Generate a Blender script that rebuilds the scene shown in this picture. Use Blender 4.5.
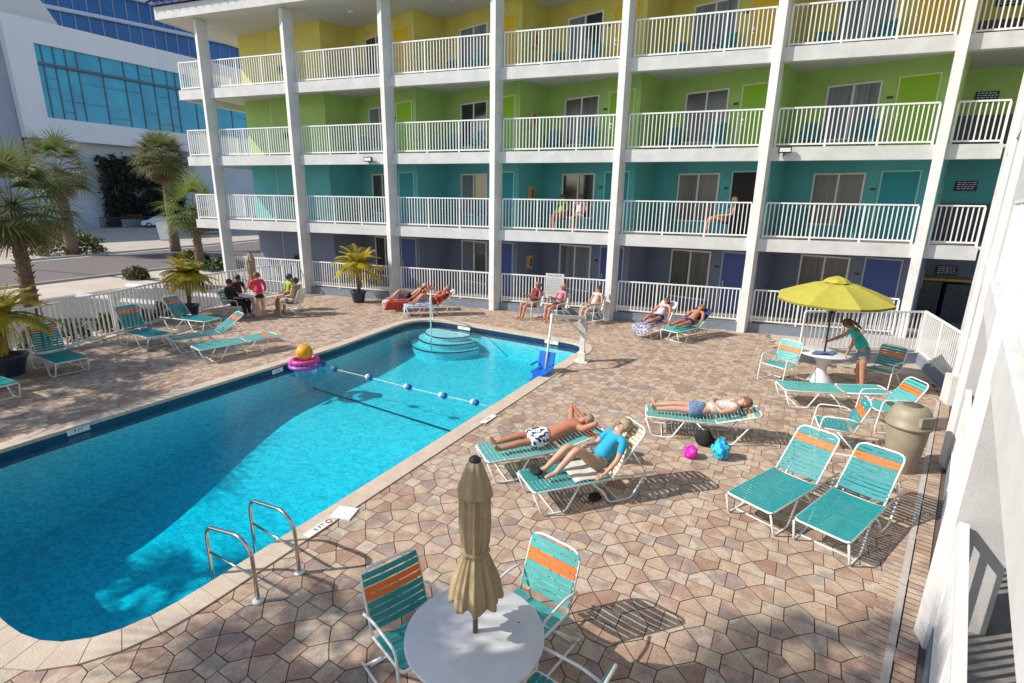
import bpy, bmesh, math, random
from mathutils import Vector, Matrix, Quaternion, noise
R = math.radians
random.seed(7)
for o in list(bpy.data.objects): bpy.data.objects.remove(o)
SC = bpy.context.scene
COL = SC.collection

# ------------------------------------------------------------------ camera, world, sun
cam = bpy.data.cameras.new('camera'); co = bpy.data.objects.new('camera', cam); COL.objects.link(co)
F_, PI_, RO_, YA_ = 520.786, 0.26057, 0.017218, -0.338917
fw = Vector((math.sin(YA_)*math.cos(PI_), math.cos(YA_)*math.cos(PI_), -math.sin(PI_)))
rt = fw.cross(Vector((0,0,1))).normalized(); up = rt.cross(fw)
r2 = rt*math.cos(RO_)+up*math.sin(RO_); u2 = -rt*math.sin(RO_)+up*math.cos(RO_)
M = Matrix((r2, u2, -fw)).transposed().to_4x4(); M.translation = Vector((0,0,3.968)); co.matrix_world = M
cam.sensor_width = 36; cam.lens = F_/1024*36; cam.clip_start = .05; cam.clip_end = 1500
SC.camera = co
SUN_EL = 38.5; sd = Vector((.87,.49,0)).normalized()          # where shadows fall
w = bpy.data.worlds.new('World'); SC.world = w; w.use_nodes = True
nt = w.node_tree; bg = nt.nodes['Background']; sk = nt.nodes.new('ShaderNodeTexSky'); sk.sky_type = 'NISHITA'
sk.sun_disc = False; sk.sun_elevation = R(SUN_EL); sk.sun_rotation = math.atan2(-sd.x, -sd.y)
sk.air_density = 1.0; sk.dust_density = .6; sk.ozone_density = 1.0
nt.links.new(sk.outputs[0], bg.inputs[0]); bg.inputs[1].default_value = .15
sl = bpy.data.lights.new('sun','SUN'); so = bpy.data.objects.new('sun', sl); COL.objects.link(so)
sl.energy = 4.6; sl.angle = R(.5); sl.color = (1,.94,.85)
dv = Vector((sd.x*math.cos(R(SUN_EL)), sd.y*math.cos(R(SUN_EL)), -math.sin(R(SUN_EL))))
so.rotation_euler = dv.to_track_quat('-Z','Y').to_euler()
SC.view_settings.view_transform = 'Standard'; SC.view_settings.look = 'None'
SC.view_settings.exposure = .22; SC.view_settings.gamma = 1
SC.render.engine = 'CYCLES'

# ------------------------------------------------------------------ helpers
def sock(n, name): return n.inputs[name]
def mat(name, c, rough=.7, c2=None, scale=6, bump=0, bscale=40, metal=0, spec=.5, detail=6, stretch=None, trans=0):
    m = bpy.data.materials.new(name); m.use_nodes = True; t = m.node_tree; b = t.nodes['Principled BSDF']
    b.inputs['Roughness'].default_value = rough; b.inputs['Metallic'].default_value = metal
    b.inputs['Specular IOR Level'].default_value = spec
    if trans: b.inputs['Transmission Weight'].default_value = trans
    tc = t.nodes.new('ShaderNodeTexCoord'); src = tc.outputs['Object']
    if stretch:
        mp = t.nodes.new('ShaderNodeMapping'); mp.inputs['Scale'].default_value = stretch
        t.links.new(src, mp.inputs[0]); src = mp.outputs[0]
    b.inputs['Base Color'].default_value = (*c,1)
    if c2:
        n = t.nodes.new('ShaderNodeTexNoise'); n.inputs['Scale'].default_value = scale; n.inputs['Detail'].default_value = detail
        n.inputs['Roughness'].default_value = .65
        t.links.new(src, n.inputs['Vector'])
        r = t.nodes.new('ShaderNodeValToRGB'); r.color_ramp.elements[0].position = .35; r.color_ramp.elements[1].position = .65
        r.color_ramp.elements[0].color = (*c,1); r.color_ramp.elements[1].color = (*c2,1)
        t.links.new(n.outputs[0], r.inputs[0]); t.links.new(r.outputs[0], b.inputs['Base Color'])
    if bump:
        n = t.nodes.new('ShaderNodeTexNoise'); n.inputs['Scale'].default_value = bscale; n.inputs['Detail'].default_value = 4
        t.links.new(src, n.inputs['Vector'])
        bp = t.nodes.new('ShaderNodeBump'); bp.inputs['Strength'].default_value = bump; bp.inputs['Distance'].default_value = .02
        t.links.new(n.outputs[0], bp.inputs['Height']); t.links.new(bp.outputs[0], b.inputs['Normal'])
    return m

class MB:
    def __init__(s): s.v=[]; s.f=[]; s.m=[]; s.sm=[]; s.cur=0; s.smooth=False
    def add(s, vs, fs):
        o=len(s.v); s.v += [tuple(v) for v in vs]
        for f in fs: s.f.append([i+o for i in f]); s.m.append(s.cur); s.sm.append(s.smooth)
        return s
    def box(s, a, b, rot=0, org=None):
        x0,y0,z0=a; x1,y1,z1=b
        vs=[Vector(p) for p in ((x0,y0,z0),(x1,y0,z0),(x1,y1,z0),(x0,y1,z0),(x0,y0,z1),(x1,y0,z1),(x1,y1,z1),(x0,y1,z1))]
        if rot or org:
            q=Matrix.Rotation(rot,3,'Z'); oo=Vector(org or (0,0,0)); vs=[q@v+oo for v in vs]
        return s.add(vs, [(0,3,2,1),(4,5,6,7),(0,1,5,4),(1,2,6,5),(2,3,7,6),(3,0,4,7)])
    def prism(s, pts, z0, z1):
        n=len(pts)
        ar=sum(pts[i][0]*pts[(i+1)%n][1]-pts[(i+1)%n][0]*pts[i][1] for i in range(n))
        if ar<0: pts=pts[::-1]
        vs=[(p[0],p[1],z0) for p in pts]+[(p[0],p[1],z1) for p in pts]
        fs=[tuple(range(n-1,-1,-1)), tuple(range(n,2*n))]+[(i,(i+1)%n,(i+1)%n+n,i+n) for i in range(n)]
        return s.add(vs,fs)
    def beam(s, a, b, w, h, upv=(0,0,1)):     # rectangular bar from a to b
        a=Vector(a); b=Vector(b); d=(b-a).normalized(); u=Vector(upv)
        if abs(d.dot(u))>.98: u=Vector((0,1,0))
        sd_=d.cross(u).normalized(); u=sd_.cross(d)
        vs=[]
        for p in (a,b):
            for (i,j) in ((-1,-1),(1,-1),(1,1),(-1,1)): vs.append(p+sd_*i*w/2+u*j*h/2)
        return s.add(vs,[(0,1,2,3),(7,6,5,4),(0,4,5,1),(1,5,6,2),(2,6,7,3),(3,7,4,0)])
    def tube(s, pts, r, n=6, closed=False, caps=True):
        pts=[Vector(p) for p in pts]; N=len(pts); rr = r if isinstance(r,(list,tuple)) else [r]*N
        vs=[]; t0=None; nrm=None
        for i,p in enumerate(pts):
            a=pts[i-1] if (i>0 or closed) else p; b=pts[(i+1)%N] if (i<N-1 or closed) else p
            t=(b-a).normalized() if (b-a).length>1e-7 else Vector((0,0,1))
            if nrm is None:
                nrm=t.orthogonal().normalized()
            else:
                nrm=(nrm-t*nrm.dot(t)); nrm=nrm.normalized() if nrm.length>1e-6 else t.orthogonal().normalized()
            bi=t.cross(nrm)
            for k in range(n):
                an=2*math.pi*k/n; vs.append(p+(nrm*math.cos(an)+bi*math.sin(an))*rr[i])
        fs=[]
        for i in range(N if closed else N-1):
            j=(i+1)%N
            for k in range(n): fs.append((i*n+k,i*n+(k+1)%n,j*n+(k+1)%n,j*n+k))
        if caps and not closed: fs.append(tuple(range(n-1,-1,-1))); fs.append(tuple(range((N-1)*n,N*n)))
        sv=s.smooth; s.smooth=True; s.add(vs,fs); s.smooth=sv; return s
    def lathe(s, prof, n=24, c=(0,0,0), fold=None):
        vs=[]; fs=[]
        for (r,z) in prof:
            for k in range(n):
                a=2*math.pi*k/n; q=r*(fold(a,z) if fold else 1)
                vs.append((c[0]+q*math.cos(a),c[1]+q*math.sin(a),c[2]+z))
        m=len(prof)
        for i in range(m-1):
            for k in range(n): fs.append((i*n+k,i*n+(k+1)%n,(i+1)*n+(k+1)%n,(i+1)*n+k))
        fs.append(tuple(range(n-1,-1,-1))); fs.append(tuple(range((m-1)*n,m*n)))
        sv=s.smooth; s.smooth=True; s.add(vs,fs); s.smooth=sv; return s
    def ball(s, c, r, n=12, m=8, q=None):
        r = r if isinstance(r,(tuple,list)) else (r,r,r)
        vs=[]; fs=[]
        for i in range(m+1):
            th=math.pi*i/m
            for k in range(n):
                a=2*math.pi*k/n; v=Vector((r[0]*math.sin(th)*math.cos(a),r[1]*math.sin(th)*math.sin(a),r[2]*math.cos(th)))
                if q: v=q@v
                vs.append(v+Vector(c))
        for i in range(m):
            for k in range(n): fs.append((i*n+k,(i+1)*n+k,(i+1)*n+(k+1)%n,i*n+(k+1)%n))
        sv=s.smooth; s.smooth=True; s.add(vs,fs); s.smooth=sv; return s
    def build(s, name, mats, parent=None, **props):
        me=bpy.data.meshes.new(name); me.from_pydata(s.v,[],s.f)
        mats = mats if isinstance(mats,(list,tuple)) else [mats]
        for m in mats: me.materials.append(m)
        me.polygons.foreach_set('material_index', s.m); me.polygons.foreach_set('use_smooth', s.sm); me.update()
        o=bpy.data.objects.new(name, me); COL.objects.link(o)
        if parent: o.parent=parent
        for k,v in props.items(): o[k]=v
        return o
def thing(name, label, cat, loc=(0,0,0), rz=0, group=None):
    o=bpy.data.objects.new(name,None); COL.objects.link(o); o.empty_display_size=.2
    o.location=loc; o.rotation_euler=(0,0,rz); o['label']=label; o['category']=cat
    if group: o['group']=group
    return o
def dup(root, loc=None, rz=None, label=None, group=None):
    kids=[o for o in root.children]
    r=root.copy(); COL.objects.link(r)
    if loc is not None: r.location=loc
    if rz is not None: r.rotation_euler=(0,0,rz)
    if label: r['label']=label
    if group: r['group']=group
    for ch in kids:
        c=ch.copy(); COL.objects.link(c); c.parent=r
        for g in ch.children:
            d=g.copy(); COL.objects.link(d); d.parent=c
    return r
def text_mesh(body, size, m, name='lettering', parent=None, loc=(0,0,0), rot=None, align='CENTER', spacing=1.0):
    cu=bpy.data.curves.new(name,'FONT'); cu.body=body; cu.size=size; cu.align_x=align; cu.align_y='CENTER'; cu.resolution_u=2
    cu.extrude=.0008; cu.space_line=spacing
    t=bpy.data.objects.new(name,cu); COL.objects.link(t)
    dg=bpy.context.evaluated_depsgraph_get(); me=bpy.data.meshes.new_from_object(t.evaluated_get(dg))
    bpy.data.objects.remove(t); me.materials.clear(); me.materials.append(m)
    mt=Matrix.Translation(loc) @ (rot or Matrix.Identity(4)); me.transform(mt)
    o=bpy.data.objects.new(name,me); COL.objects.link(o)
    if parent: o.parent=parent
    return o
def frame_rot(right, upv):   # text x -> right, y -> up
    r=Vector(right).normalized(); u=Vector(upv).normalized(); n=r.cross(u)
    return Matrix((r,u,n)).transposed().to_4x4()
def arc(pts, rad=.05, n=4):  # round polyline corners
    pts=[Vector(p) for p in pts]; out=[pts[0]]
    for i in range(1,len(pts)-1):
        a=(pts[i-1]-pts[i]); b=(pts[i+1]-pts[i]); r=min(rad,a.length*.45,b.length*.45)
        p0=pts[i]+a.normalized()*r; p1=pts[i]+b.normalized()*r
        for k in range(n+1):
            t=k/n; out.append(p0*(1-t)**2+pts[i]*2*t*(1-t)+p1*t*t)
    out.append(pts[-1]); return out

# ------------------------------------------------------------------ materials
WHT=mat('white_stucco',(.74,.73,.71),.85,(.62,.61,.59),1.7,.8,60)
WHT2=mat('wing_stucco',(.73,.72,.70),.85,(.64,.63,.61),2,.22,80)
WPT=mat('white_paint',(.80,.80,.79),.45,(.72,.72,.71),5)
RAILW=mat('rail_white',(.82,.82,.80),.4)
CEIL=mat('ceiling_white',(.72,.71,.68),.9,(.66,.65,.62),2)
WALLC={1:mat('slate_wall',(.20,.23,.33),.8,(.17,.20,.29),1.3,.4,60),2:mat('teal_wall',(.12,.48,.49),.8,(.10,.42,.43),1.3,.4,60),
       3:mat('green_wall',(.42,.64,.19),.8,(.37,.56,.16),1.3,.4,60),4:mat('yellow_wall',(.70,.64,.15),.8,(.62,.56,.13),1.3,.4,60)}
DOORC={1:mat('blue_door',(.05,.085,.30),.5),2:mat('teal_door',(.0,.27,.31),.5),3:mat('lime_door',(.26,.52,.0),.5),4:mat('golden_door',(.72,.47,.0),.5)}
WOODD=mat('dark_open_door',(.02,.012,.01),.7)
GREYB=mat('grey_blue_curb',(.19,.23,.29),.8,(.23,.27,.33),4)
CONC=mat('concrete_walk',(.42,.40,.37),.9,(.50,.47,.43),3,.3,50)
FLOORD=mat('walkway_floor',(.22,.21,.20),.9,(.28,.27,.26),8,.2,80)
STEEL=mat('steel',(.62,.60,.56),.18,None,metal=1)
DARK=mat('dark_metal',(.03,.03,.03),.5)
BLK=mat('black_cloth',(.012,.012,.014),.85)
ROOFB=mat('blue_metal_roof',(.035,.04,.16),.35,None,metal=.2)
def glass_mat(name, c, rough=.06, c2=None, sc=1, metal=0):
    return mat(name,c,rough,c2,sc,metal=metal,spec=1.0)
GLASSW=glass_mat('window_glass',(.018,.025,.03),.08)
CURT=mat('curtain',(.22,.27,.31),.5,(.07,.09,.11),9,stretch=(1,1,.02),spec=.8); CURTD=mat('dark_blind',(.012,.012,.012),.25,(.085,.08,.075),14,stretch=(1,1,.02),spec=1.0)
TEAL=mat('teal_vinyl',(.012,.31,.32),.45,(.018,.26,.28),5); TEAL2=mat('pale_teal_vinyl',(.06,.40,.39),.45)
ORG=mat('orange_vinyl',(.80,.17,.025),.5); WV=mat('white_vinyl',(.75,.76,.72),.5)
CRM=mat('cream_vinyl',(.62,.56,.40),.6)
TUBE=mat('white_tube',(.78,.78,.76),.35)
FUNI=mat('teal_plastic',(.0,.25,.30),.5)

# ------------------------------------------------------------------ pool outline
def rounded(pts, rads, n=8):
    out=[]; N=len(pts)
    for i in range(N):
        p=Vector(pts[i]); a=Vector(pts[i-1])-p; b=Vector(pts[(i+1)%N])-p; r=rads[i]
        if r<=0: out.append(p); continue
        p0=p+a.normalized()*r; p1=p+b.normalized()*r
        for k in range(n+1):
            t=k/n; out.append(p0*(1-t)**2+p*2*t*(1-t)+p1*t*t)
    return out
POOL=rounded([(-4.72,2.05),(-2.72,14.5),(-9.10,15.9),(-9.22,11.5),(-10.18,4.8),(-10.35,2.95)],[1.1,.75,1.5,0,0,.9])
POOL=[Vector((p[0],p[1])) for p in POOL]
_A=sum(POOL[i].x*POOL[(i+1)%len(POOL)].y-POOL[(i+1)%len(POOL)].x*POOL[i].y for i in range(len(POOL)))
if _A<0: POOL=POOL[::-1]
def offset(poly, d):   # outward for CCW
    N=len(poly); out=[]
    for i in range(N):
        a=(poly[i]-poly[i-1]).normalized(); b=(poly[(i+1)%N]-poly[i]).normalized()
        n=Vector((a.y+b.y,-(a.x+b.x))); n.normalize(); c=max(.5,n.dot(Vector((a.y,-a.x)))); out.append(poly[i]+n*d/c)
    return out
def inside(p, poly):
    c=False; N=len(poly)
    for i in range(N):
        a=poly[i]; b=poly[i-1]
        if (a.y>p[1])!=(b.y>p[1]) and p[0]<(b.x-a.x)*(p[1]-a.y)/(b.y-a.y)+a.x: c=not c
    return c
def ring(mb, inner, outer, z0, z1):
    N=len(inner)
    for i in range(N):
        j=(i+1)%N
        vs=[(*inner[i],z1),(*inner[j],z1),(*outer[j],z1),(*outer[i],z1),(*inner[i],z0),(*inner[j],z0),(*outer[j],z0),(*outer[i],z0)]
        mb.add(vs,[(0,3,2,1),(0,1,5,4),(2,3,7,6)])

# ------------------------------------------------------------------ deck
WL=lambda y,o=0: .37+.386*y+o       # wing facade line x(y)
def strap_mat(): pass
PAV=bpy.data.materials.new('pavers'); PAV.use_nodes=True; t=PAV.node_tree; b=t.nodes['Principled BSDF']; b.inputs['Roughness'].default_value=.8
at=t.nodes.new('ShaderNodeAttribute'); at.attribute_name='tone'; rp=t.nodes.new('ShaderNodeValToRGB')
els=[(0,(.36,.215,.155)),(.14,(.46,.32,.23)),(.30,(.56,.43,.31)),(.44,(.42,.27,.20)),(.58,(.60,.475,.345)),(.72,(.31,.235,.21)),(.84,(.50,.34,.25)),(.93,(.60,.50,.39)),(1,(.42,.33,.27))]
rp.color_ramp.elements[0].color=(*els[0][1],1); rp.color_ramp.elements[1].color=(*els[-1][1],1)
for p_,c_ in els[1:-1]:
    e=rp.color_ramp.elements.new(p_); e.color=(*c_,1)
tc=t.nodes.new('ShaderNodeTexCoord'); nz=t.nodes.new('ShaderNodeTexNoise'); nz.inputs['Scale'].default_value=3.2; nz.inputs['Detail'].default_value=7
mx=t.nodes.new('ShaderNodeMixRGB'); mx.blend_type='MIX'; n2=t.nodes.new('ShaderNodeTexNoise'); n2.inputs['Scale'].default_value=55; n2.inputs['Detail'].default_value=3
ad=t.nodes.new('ShaderNodeMath'); ad.operation='MULTIPLY_ADD'; ad.inputs[1].default_value=.7; ad.inputs[2].default_value=-.33
a2=t.nodes.new('ShaderNodeMath'); a2.operation='ADD'; a2.use_clamp=True
t.links.new(tc.outputs['Object'],nz.inputs[0]); t.links.new(tc.outputs['Object'],n2.inputs[0]); t.links.new(nz.outputs[0],ad.inputs[0])
t.links.new(ad.outputs[0],a2.inputs[0]); t.links.new(at.outputs['Fac'],a2.inputs[1]); t.links.new(a2.outputs[0],rp.inputs[0])
hs=t.nodes.new('ShaderNodeMixRGB'); hs.blend_type='MULTIPLY'; hs.inputs[0].default_value=.45
r2p=t.nodes.new('ShaderNodeValToRGB'); r2p.color_ramp.elements[0].position=.3; r2p.color_ramp.elements[0].color=(.45,.45,.45,1); r2p.color_ramp.elements[1].position=.6
t.links.new(n2.outputs[0],r2p.inputs[0]); t.links.new(rp.outputs[0],hs.inputs[1]); t.links.new(r2p.outputs[0],hs.inputs[2]); n3=t.nodes.new('ShaderNodeTexNoise'); n3.inputs['Scale'].default_value=.55; n3.inputs['Detail'].default_value=6; n3.inputs['Roughness'].default_value=.7; t.links.new(tc.outputs['Object'],n3.inputs[0])
r3p=t.nodes.new('ShaderNodeValToRGB'); r3p.color_ramp.elements[0].position=.36; r3p.color_ramp.elements[0].color=(.82,.79,.76,1); r3p.color_ramp.elements[1].position=.52; t.links.new(n3.outputs[0],r3p.inputs[0])
h3=t.nodes.new('ShaderNodeMixRGB'); h3.blend_type='MULTIPLY'; h3.inputs[0].default_value=.5; t.links.new(hs.outputs[0],h3.inputs[1]); t.links.new(r3p.outputs[0],h3.inputs[2]); t.links.new(h3.outputs[0],b.inputs['Base Color'])
bp=t.nodes.new('ShaderNodeBump'); bp.inputs['Strength'].default_value=.35; bp.inputs['Distance'].default_value=.01
t.links.new(n2.outputs[0],bp.inputs['Height']); t.links.new(bp.outputs[0],b.inputs['Normal'])
JOINT=mat('paver_joint',(.10,.07,.055),.95,(.15,.11,.085),20)
GRND=mat('ground_concrete',(.44,.37,.30),.9,(.54,.46,.38),.5,.3,20)

INN=offset(POOL,.0); OUT=offset(POOL,.27)
# ground sheet with a hole at the pool
me=bpy.data.meshes.new('ground'); bm=bmesh.new()
HX=offset(POOL,.12)
vo=[bm.verts.new((x,y,-.02)) for x,y in ((-900,-700),(900,-700),(900,900),(-900,900))]
vh=[bm.verts.new((p.x,p.y,-.02)) for p in HX]
ed=[bm.edges.new((vo[i],vo[(i+1)%4])) for i in range(4)]+[bm.edges.new((vh[i],vh[(i+1)%len(vh)])) for i in range(len(vh))]
bmesh.ops.triangle_fill(bm,edges=ed,use_beauty=True,use_dissolve=False)
for f in list(bm.faces):
    if inside((f.calc_center_median().x,f.calc_center_median().y),HX): bm.faces.remove(f)
for f in bm.faces:
    if f.normal.z<0: f.normal_flip()
bm.to_mesh(me); bm.free(); me.materials.append(GRND); o=bpy.data.objects.new('ground',me); COL.objects.link(o); o['kind']='structure'


FENCE=[(-13.2,-1.5),(-14.3,3.9),(-15.0,6.8),(-15.62,8.9),(-16.25,11.4),(-16.7,13.6),(-16.72,16.6),(-16.3,18.1)]   # left fence line
def fx(y):   # fence x at y
    F=[(-12.6,-5)]+FENCE+[(-16.2,19)]
    for i in range(len(F)-1):
        if F[i][1]<=y<=F[i+1][1]:
            k=(y-F[i][1])/(F[i+1][1]-F[i][1]); return F[i][0]+(F[i+1][0]-F[i][0])*k
def rx(y):   # right edge of the patterned pavers
    if y<14.0: return WL(y,-.25)
    if y<16.1: return min(5.4,2.7+(y-14.95)*2.4) if y>14.95 else 5.5
    if y<18.2: return 2.4
    return -99
def on_deck(x,y): return -4.5<y<18.22 and fx(y)+.05<x<rx(y)
# patterned pavers: small squares on a lattice, hexagons between them split in two
tiles=[]
LA=Vector((.467,-.088)); LB=Vector((-.088+.012,-.467)); LO=Vector((-.72,5.89))
rnd=random.Random(3)
def lat(i,j): return LO+LA*i+LB*j
SQ=.215
def centre(i,j):
    return lat(i+.5,j+.5)-LA*.03
ua=LA; ub=LB
for i in range(-48,26):
    for j in range(-34,30):
        P=lat(i,j)
        if not (-18<P.x<6 and -5<P.y<19): continue
        def c(di,dj,si,sj): return lat(i+di,j+dj)+LA*SQ*si+LB*SQ*sj
        tiles.append([c(0,0,-1,-1),c(0,0,1,-1),c(0,0,1,1),c(0,0,-1,1)])
        Cc=centre(i,j); Cu=centre(i,j-1); Cl=centre(i-1,j)
        tiles.append([c(0,0,1,0),c(1,0,-1,0),c(1,0,-1,1),Cc,c(0,0,1,1)])
        tiles.append([c(1,0,-1,0),c(0,0,1,0),c(0,0,1,-1),Cu,c(1,0,-1,-1)])
        tiles.append([c(0,0,0,1),c(0,0,1,1),Cc,c(0,1,1,-1),c(0,1,0,-1)])
        tiles.append([c(0,0,0,1),c(0,1,0,-1),c(0,1,-1,-1),Cl,c(0,0,-1,1)])
def clip(poly, p, n):   # keep side where (x-p).n>0
    out=[]
    for a,b_ in zip(poly,poly[1:]+poly[:1]):
        da=(a-p).dot(n); db=(b_-p).dot(n)
        if da>=0: out.append(a)
        if da*db<0: out.append(a+(b_-a)*(da/(da-db)))
    return out
OUTC=offset(POOL,.255)
vs=[];fs=[];tone=[]
def put_tile(poly, tn, gap=.0048, z=.004):
    if len(poly)<3: return
    cx=sum((p for p in poly),Vector((0,0)))/len(poly)
    a=sum(poly[k].x*poly[(k+1)%len(poly)].y-poly[(k+1)%len(poly)].x*poly[k].y for k in range(len(poly)))
    if abs(a)<.002: return
    if a<0: poly=poly[::-1]
    o=len(vs)
    for p in poly:
        d=(cx-p); p2=p+d.normalized()*min(gap*1.3,d.length*.3); vs.append((p2.x,p2.y,z+rnd.uniform(-.0012,.0012)))
    fs.append(list(range(o,o+len(poly)))); tone.append((tn,len(poly)))
for tl in tiles:
    c0=sum(tl,Vector((0,0)))/len(tl)
    if not on_deck(c0.x,c0.y): continue
    sq=len(tl)==4
    ins=[inside((p.x,p.y),OUTC) for p in tl]
    if all(ins): continue
    if any(ins):
        best=None
        for k in range(len(OUTC)):
            a=OUTC[k]; b_=OUTC[(k+1)%len(OUTC)]; m=(a+b_)/2; d=(b_-a)
            tt=max(0,min(1,(c0-a).dot(d)/d.length_squared)); q=(a+d*tt-c0).length
            if best is None or q<best[0]: best=(q,a,Vector((d.y,-d.x)).normalized())
        tl=clip(tl,best[1],best[2])
    g=math.floor
    tn=rnd.choice((.28,.32,.58,.93,.9)) if sq else rnd.random()
    put_tile(tl,tn)
# soldier course of bricks along the wing edge
y=-4.4
while y<13.6:
    d=Vector((.36,.933)); n=Vector((.933,-.36))
    for k,(o0,o1) in enumerate(((-.43,-.25),)):
        p=Vector((WL(y)+o0,y)); 
        q=[p,p+d*.095,p+d*.095+n*.175,p+n*.175]
        put_tile(q,rnd.choice((.3,.33,.6,.44,.1)),.0035,.012)
    p=Vector((WL(y)-.175,y)); put_tile([p,p+d*.095,p+d*.095+n*.16,p+n*.16],rnd.choice((.3,.33,.6,.44,.1)),.0035,.012)
    y+=.0935
me=bpy.data.meshes.new('pool_deck'); me.from_pydata(vs,[],fs); me.materials.append(PAV)
ca=me.attributes.new('tone','FLOAT','CORNER'); vals=[]
for tn,n in tone: vals+= [tn]*n
ca.data.foreach_set('value',vals); me.update()
o=bpy.data.objects.new('pool_deck',me); COL.objects.link(o); o['kind']='structure'
# joint bed under the pavers (strips by row so that it follows the fence and the pool)
mb=MB()
N=60; ys=[-4.5+ (18.22+4.5)*k/N for k in range(N+1)]
for k in range(N):
    y0,y1=ys[k],ys[k+1]; ym=(y0+y1)/2
    r0=rx(min(y0+.001,18.2)); r1=rx(y1-.001)
    if ym<13.2: r0+=.4; r1+=.4
    xs=[]
    for i in range(len(HX)):
        a=HX[i]; b_=HX[(i+1)%len(HX)]
        for yy in (y0,y1):
            if (a.y>yy)!=(b_.y>yy): xs.append(a.x+(b_.x-a.x)*(yy-a.y)/(b_.y-a.y))
        for q in (a,):
            if y0<q.y<y1: xs.append(q.x)
    z=-.004
    if xs:
        L=min(xs)-.0; Rr=max(xs)
        mb.add([(fx(y0),y0,z),(L,y0,z),(L,y1,z),(fx(y1),y1,z)],[(0,1,2,3)])
        mb.add([(Rr,y0,z),(r0,y0,z),(r1,y1,z),(Rr,y1,z)],[(0,1,2,3)])
    else: mb.add([(fx(y0),y0,z),(r0,y0,z),(r1,y1,z),(fx(y1),y1,z)],[(0,1,2,3)])
mb.build('paver_bed',JOINT,kind='structure')
# white drain strip
mb=MB(); 
for y0 in [ -4+ i*1.0 for i in range(17)]:
    a=Vector((WL(y0)-.255,y0)); b_=Vector((WL(y0+.995)-.255,y0+.995)); n=Vector((.933,-.36))*.065
    mb.add([(*a,.016),(*(a+n),.016),(*(b_+n),.016),(*b_,.016)],[(0,1,2,3)])
mb.build('drain_strip',mat('strip_grey_white',(.52,.48,.43),.7,(.42,.38,.34),6),kind='structure')

# ------------------------------------------------------------------ pool shell, coping, water
COPE=mat('coping_stone',(.52,.42,.33),.75,(.62,.51,.40),4,.3,60)
mb=MB(); 
# coping as separate stones
N=len(POOL); per=[0]
for i in range(N): per.append(per[-1]+(POOL[(i+1)%N]-POOL[i]).length)
def at_len(poly,s_):
    s_%=per[-1]
    for i in range(N):
        if per[i]<=s_<=per[i+1]:
            k=(s_-per[i])/(per[i+1]-per[i]); return poly[i]+(poly[(i+1)%N]-poly[i])*k
s_=0; IN2=offset(POOL,-.03)
while s_<per[-1]-.02:
    e_=min(s_+.232,per[-1]); a=at_len(IN2,s_); b_=at_len(IN2,e_); c_=at_len(OUT,e_); d_=at_len(OUT,s_)
    z=.022+rnd.uniform(-.001,.001)
    mb.prism([(a.x,a.y),(b_.x,b_.y),(c_.x,c_.y),(d_.x,d_.y)],-.04,z)
    s_+=.238
mb.build('pool_coping',COPE,kind='structure')
BANDT=mat('dark_tile_band',(.012,.03,.09),.2,(.02,.05,.13),30)
mb=MB(); ring(mb,POOL,offset(POOL,.10),-.30,-.018); mb.build('pool_tile_band',BANDT,kind='structure')
PLAST=mat('pool_plaster',(.64,.84,.86),.7,(.58,.80,.83),1.5)
# floor: the plaster mixes two close tones at random
WZ=-.13
def pz(x,y):   # floor depth (seen through still water)
    t_=max(0,min(1,(y-4.6)/(9.4-4.6))); t_=t_*t_*(3-2*t_)
    return -1.75*(1-t_) + (-.98+.16*max(0,min(1,(y-8.2)/6)))*t_
mb=MB(); mb.smooth=True
G=.35; ins=offset(POOL,.08); xs=[-10.8+G*i for i in range(26)]; ysg=[1.6+G*i for i in range(43)]
idx={}
for i,x in enumerate(xs):
    for j,y in enumerate(ysg):
        idx[i,j]=len(mb.v); mb.v.append((x,y,pz(x,y)))
for i in range(len(xs)-1):
    for j in range(len(ysg)-1):
        if True: mb.f.append([idx[i,j],idx[i+1,j],idx[i+1,j+1],idx[i,j+1]]); mb.m.append(0); mb.sm.append(True)
mb.build('pool_floor',PLAST,kind='structure')
mb=MB(); a=POOL; b_=offset(POOL,.095)
for i in range(len(a)):
    j=(i+1)%len(a); mb.add([(*a[i],-2.2),(*a[j],-2.2),(*a[j],-.30),(*a[i],-.30)],[(0,1,2,3)])
mb.build('pool_wall',PLAST,kind='structure')
# dark floor line at the break of slope and target lines
mb=MB(); 
p0=Vector((-3.35,9.2)); p1=Vector((-9.5,10.6)); n=Vector((.015,.065))
K=40
for k in range(K):
    a=p0+(p1-p0)*k/K; b_=p0+(p1-p0)*(k+1)/K
    mb.add([(a.x,a.y,pz(a.x,a.y)+.012),(b_.x,b_.y,pz(b_.x,b_.y)+.012),(b_.x+n.x,b_.y+n.y,pz(b_.x,b_.y+.1)+.012),(a.x+n.x,a.y+n.y,pz(a.x,a.y+.1)+.012)],[(0,3,2,1)])
mb.build('pool_floor_line',BANDT,kind='structure')
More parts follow.
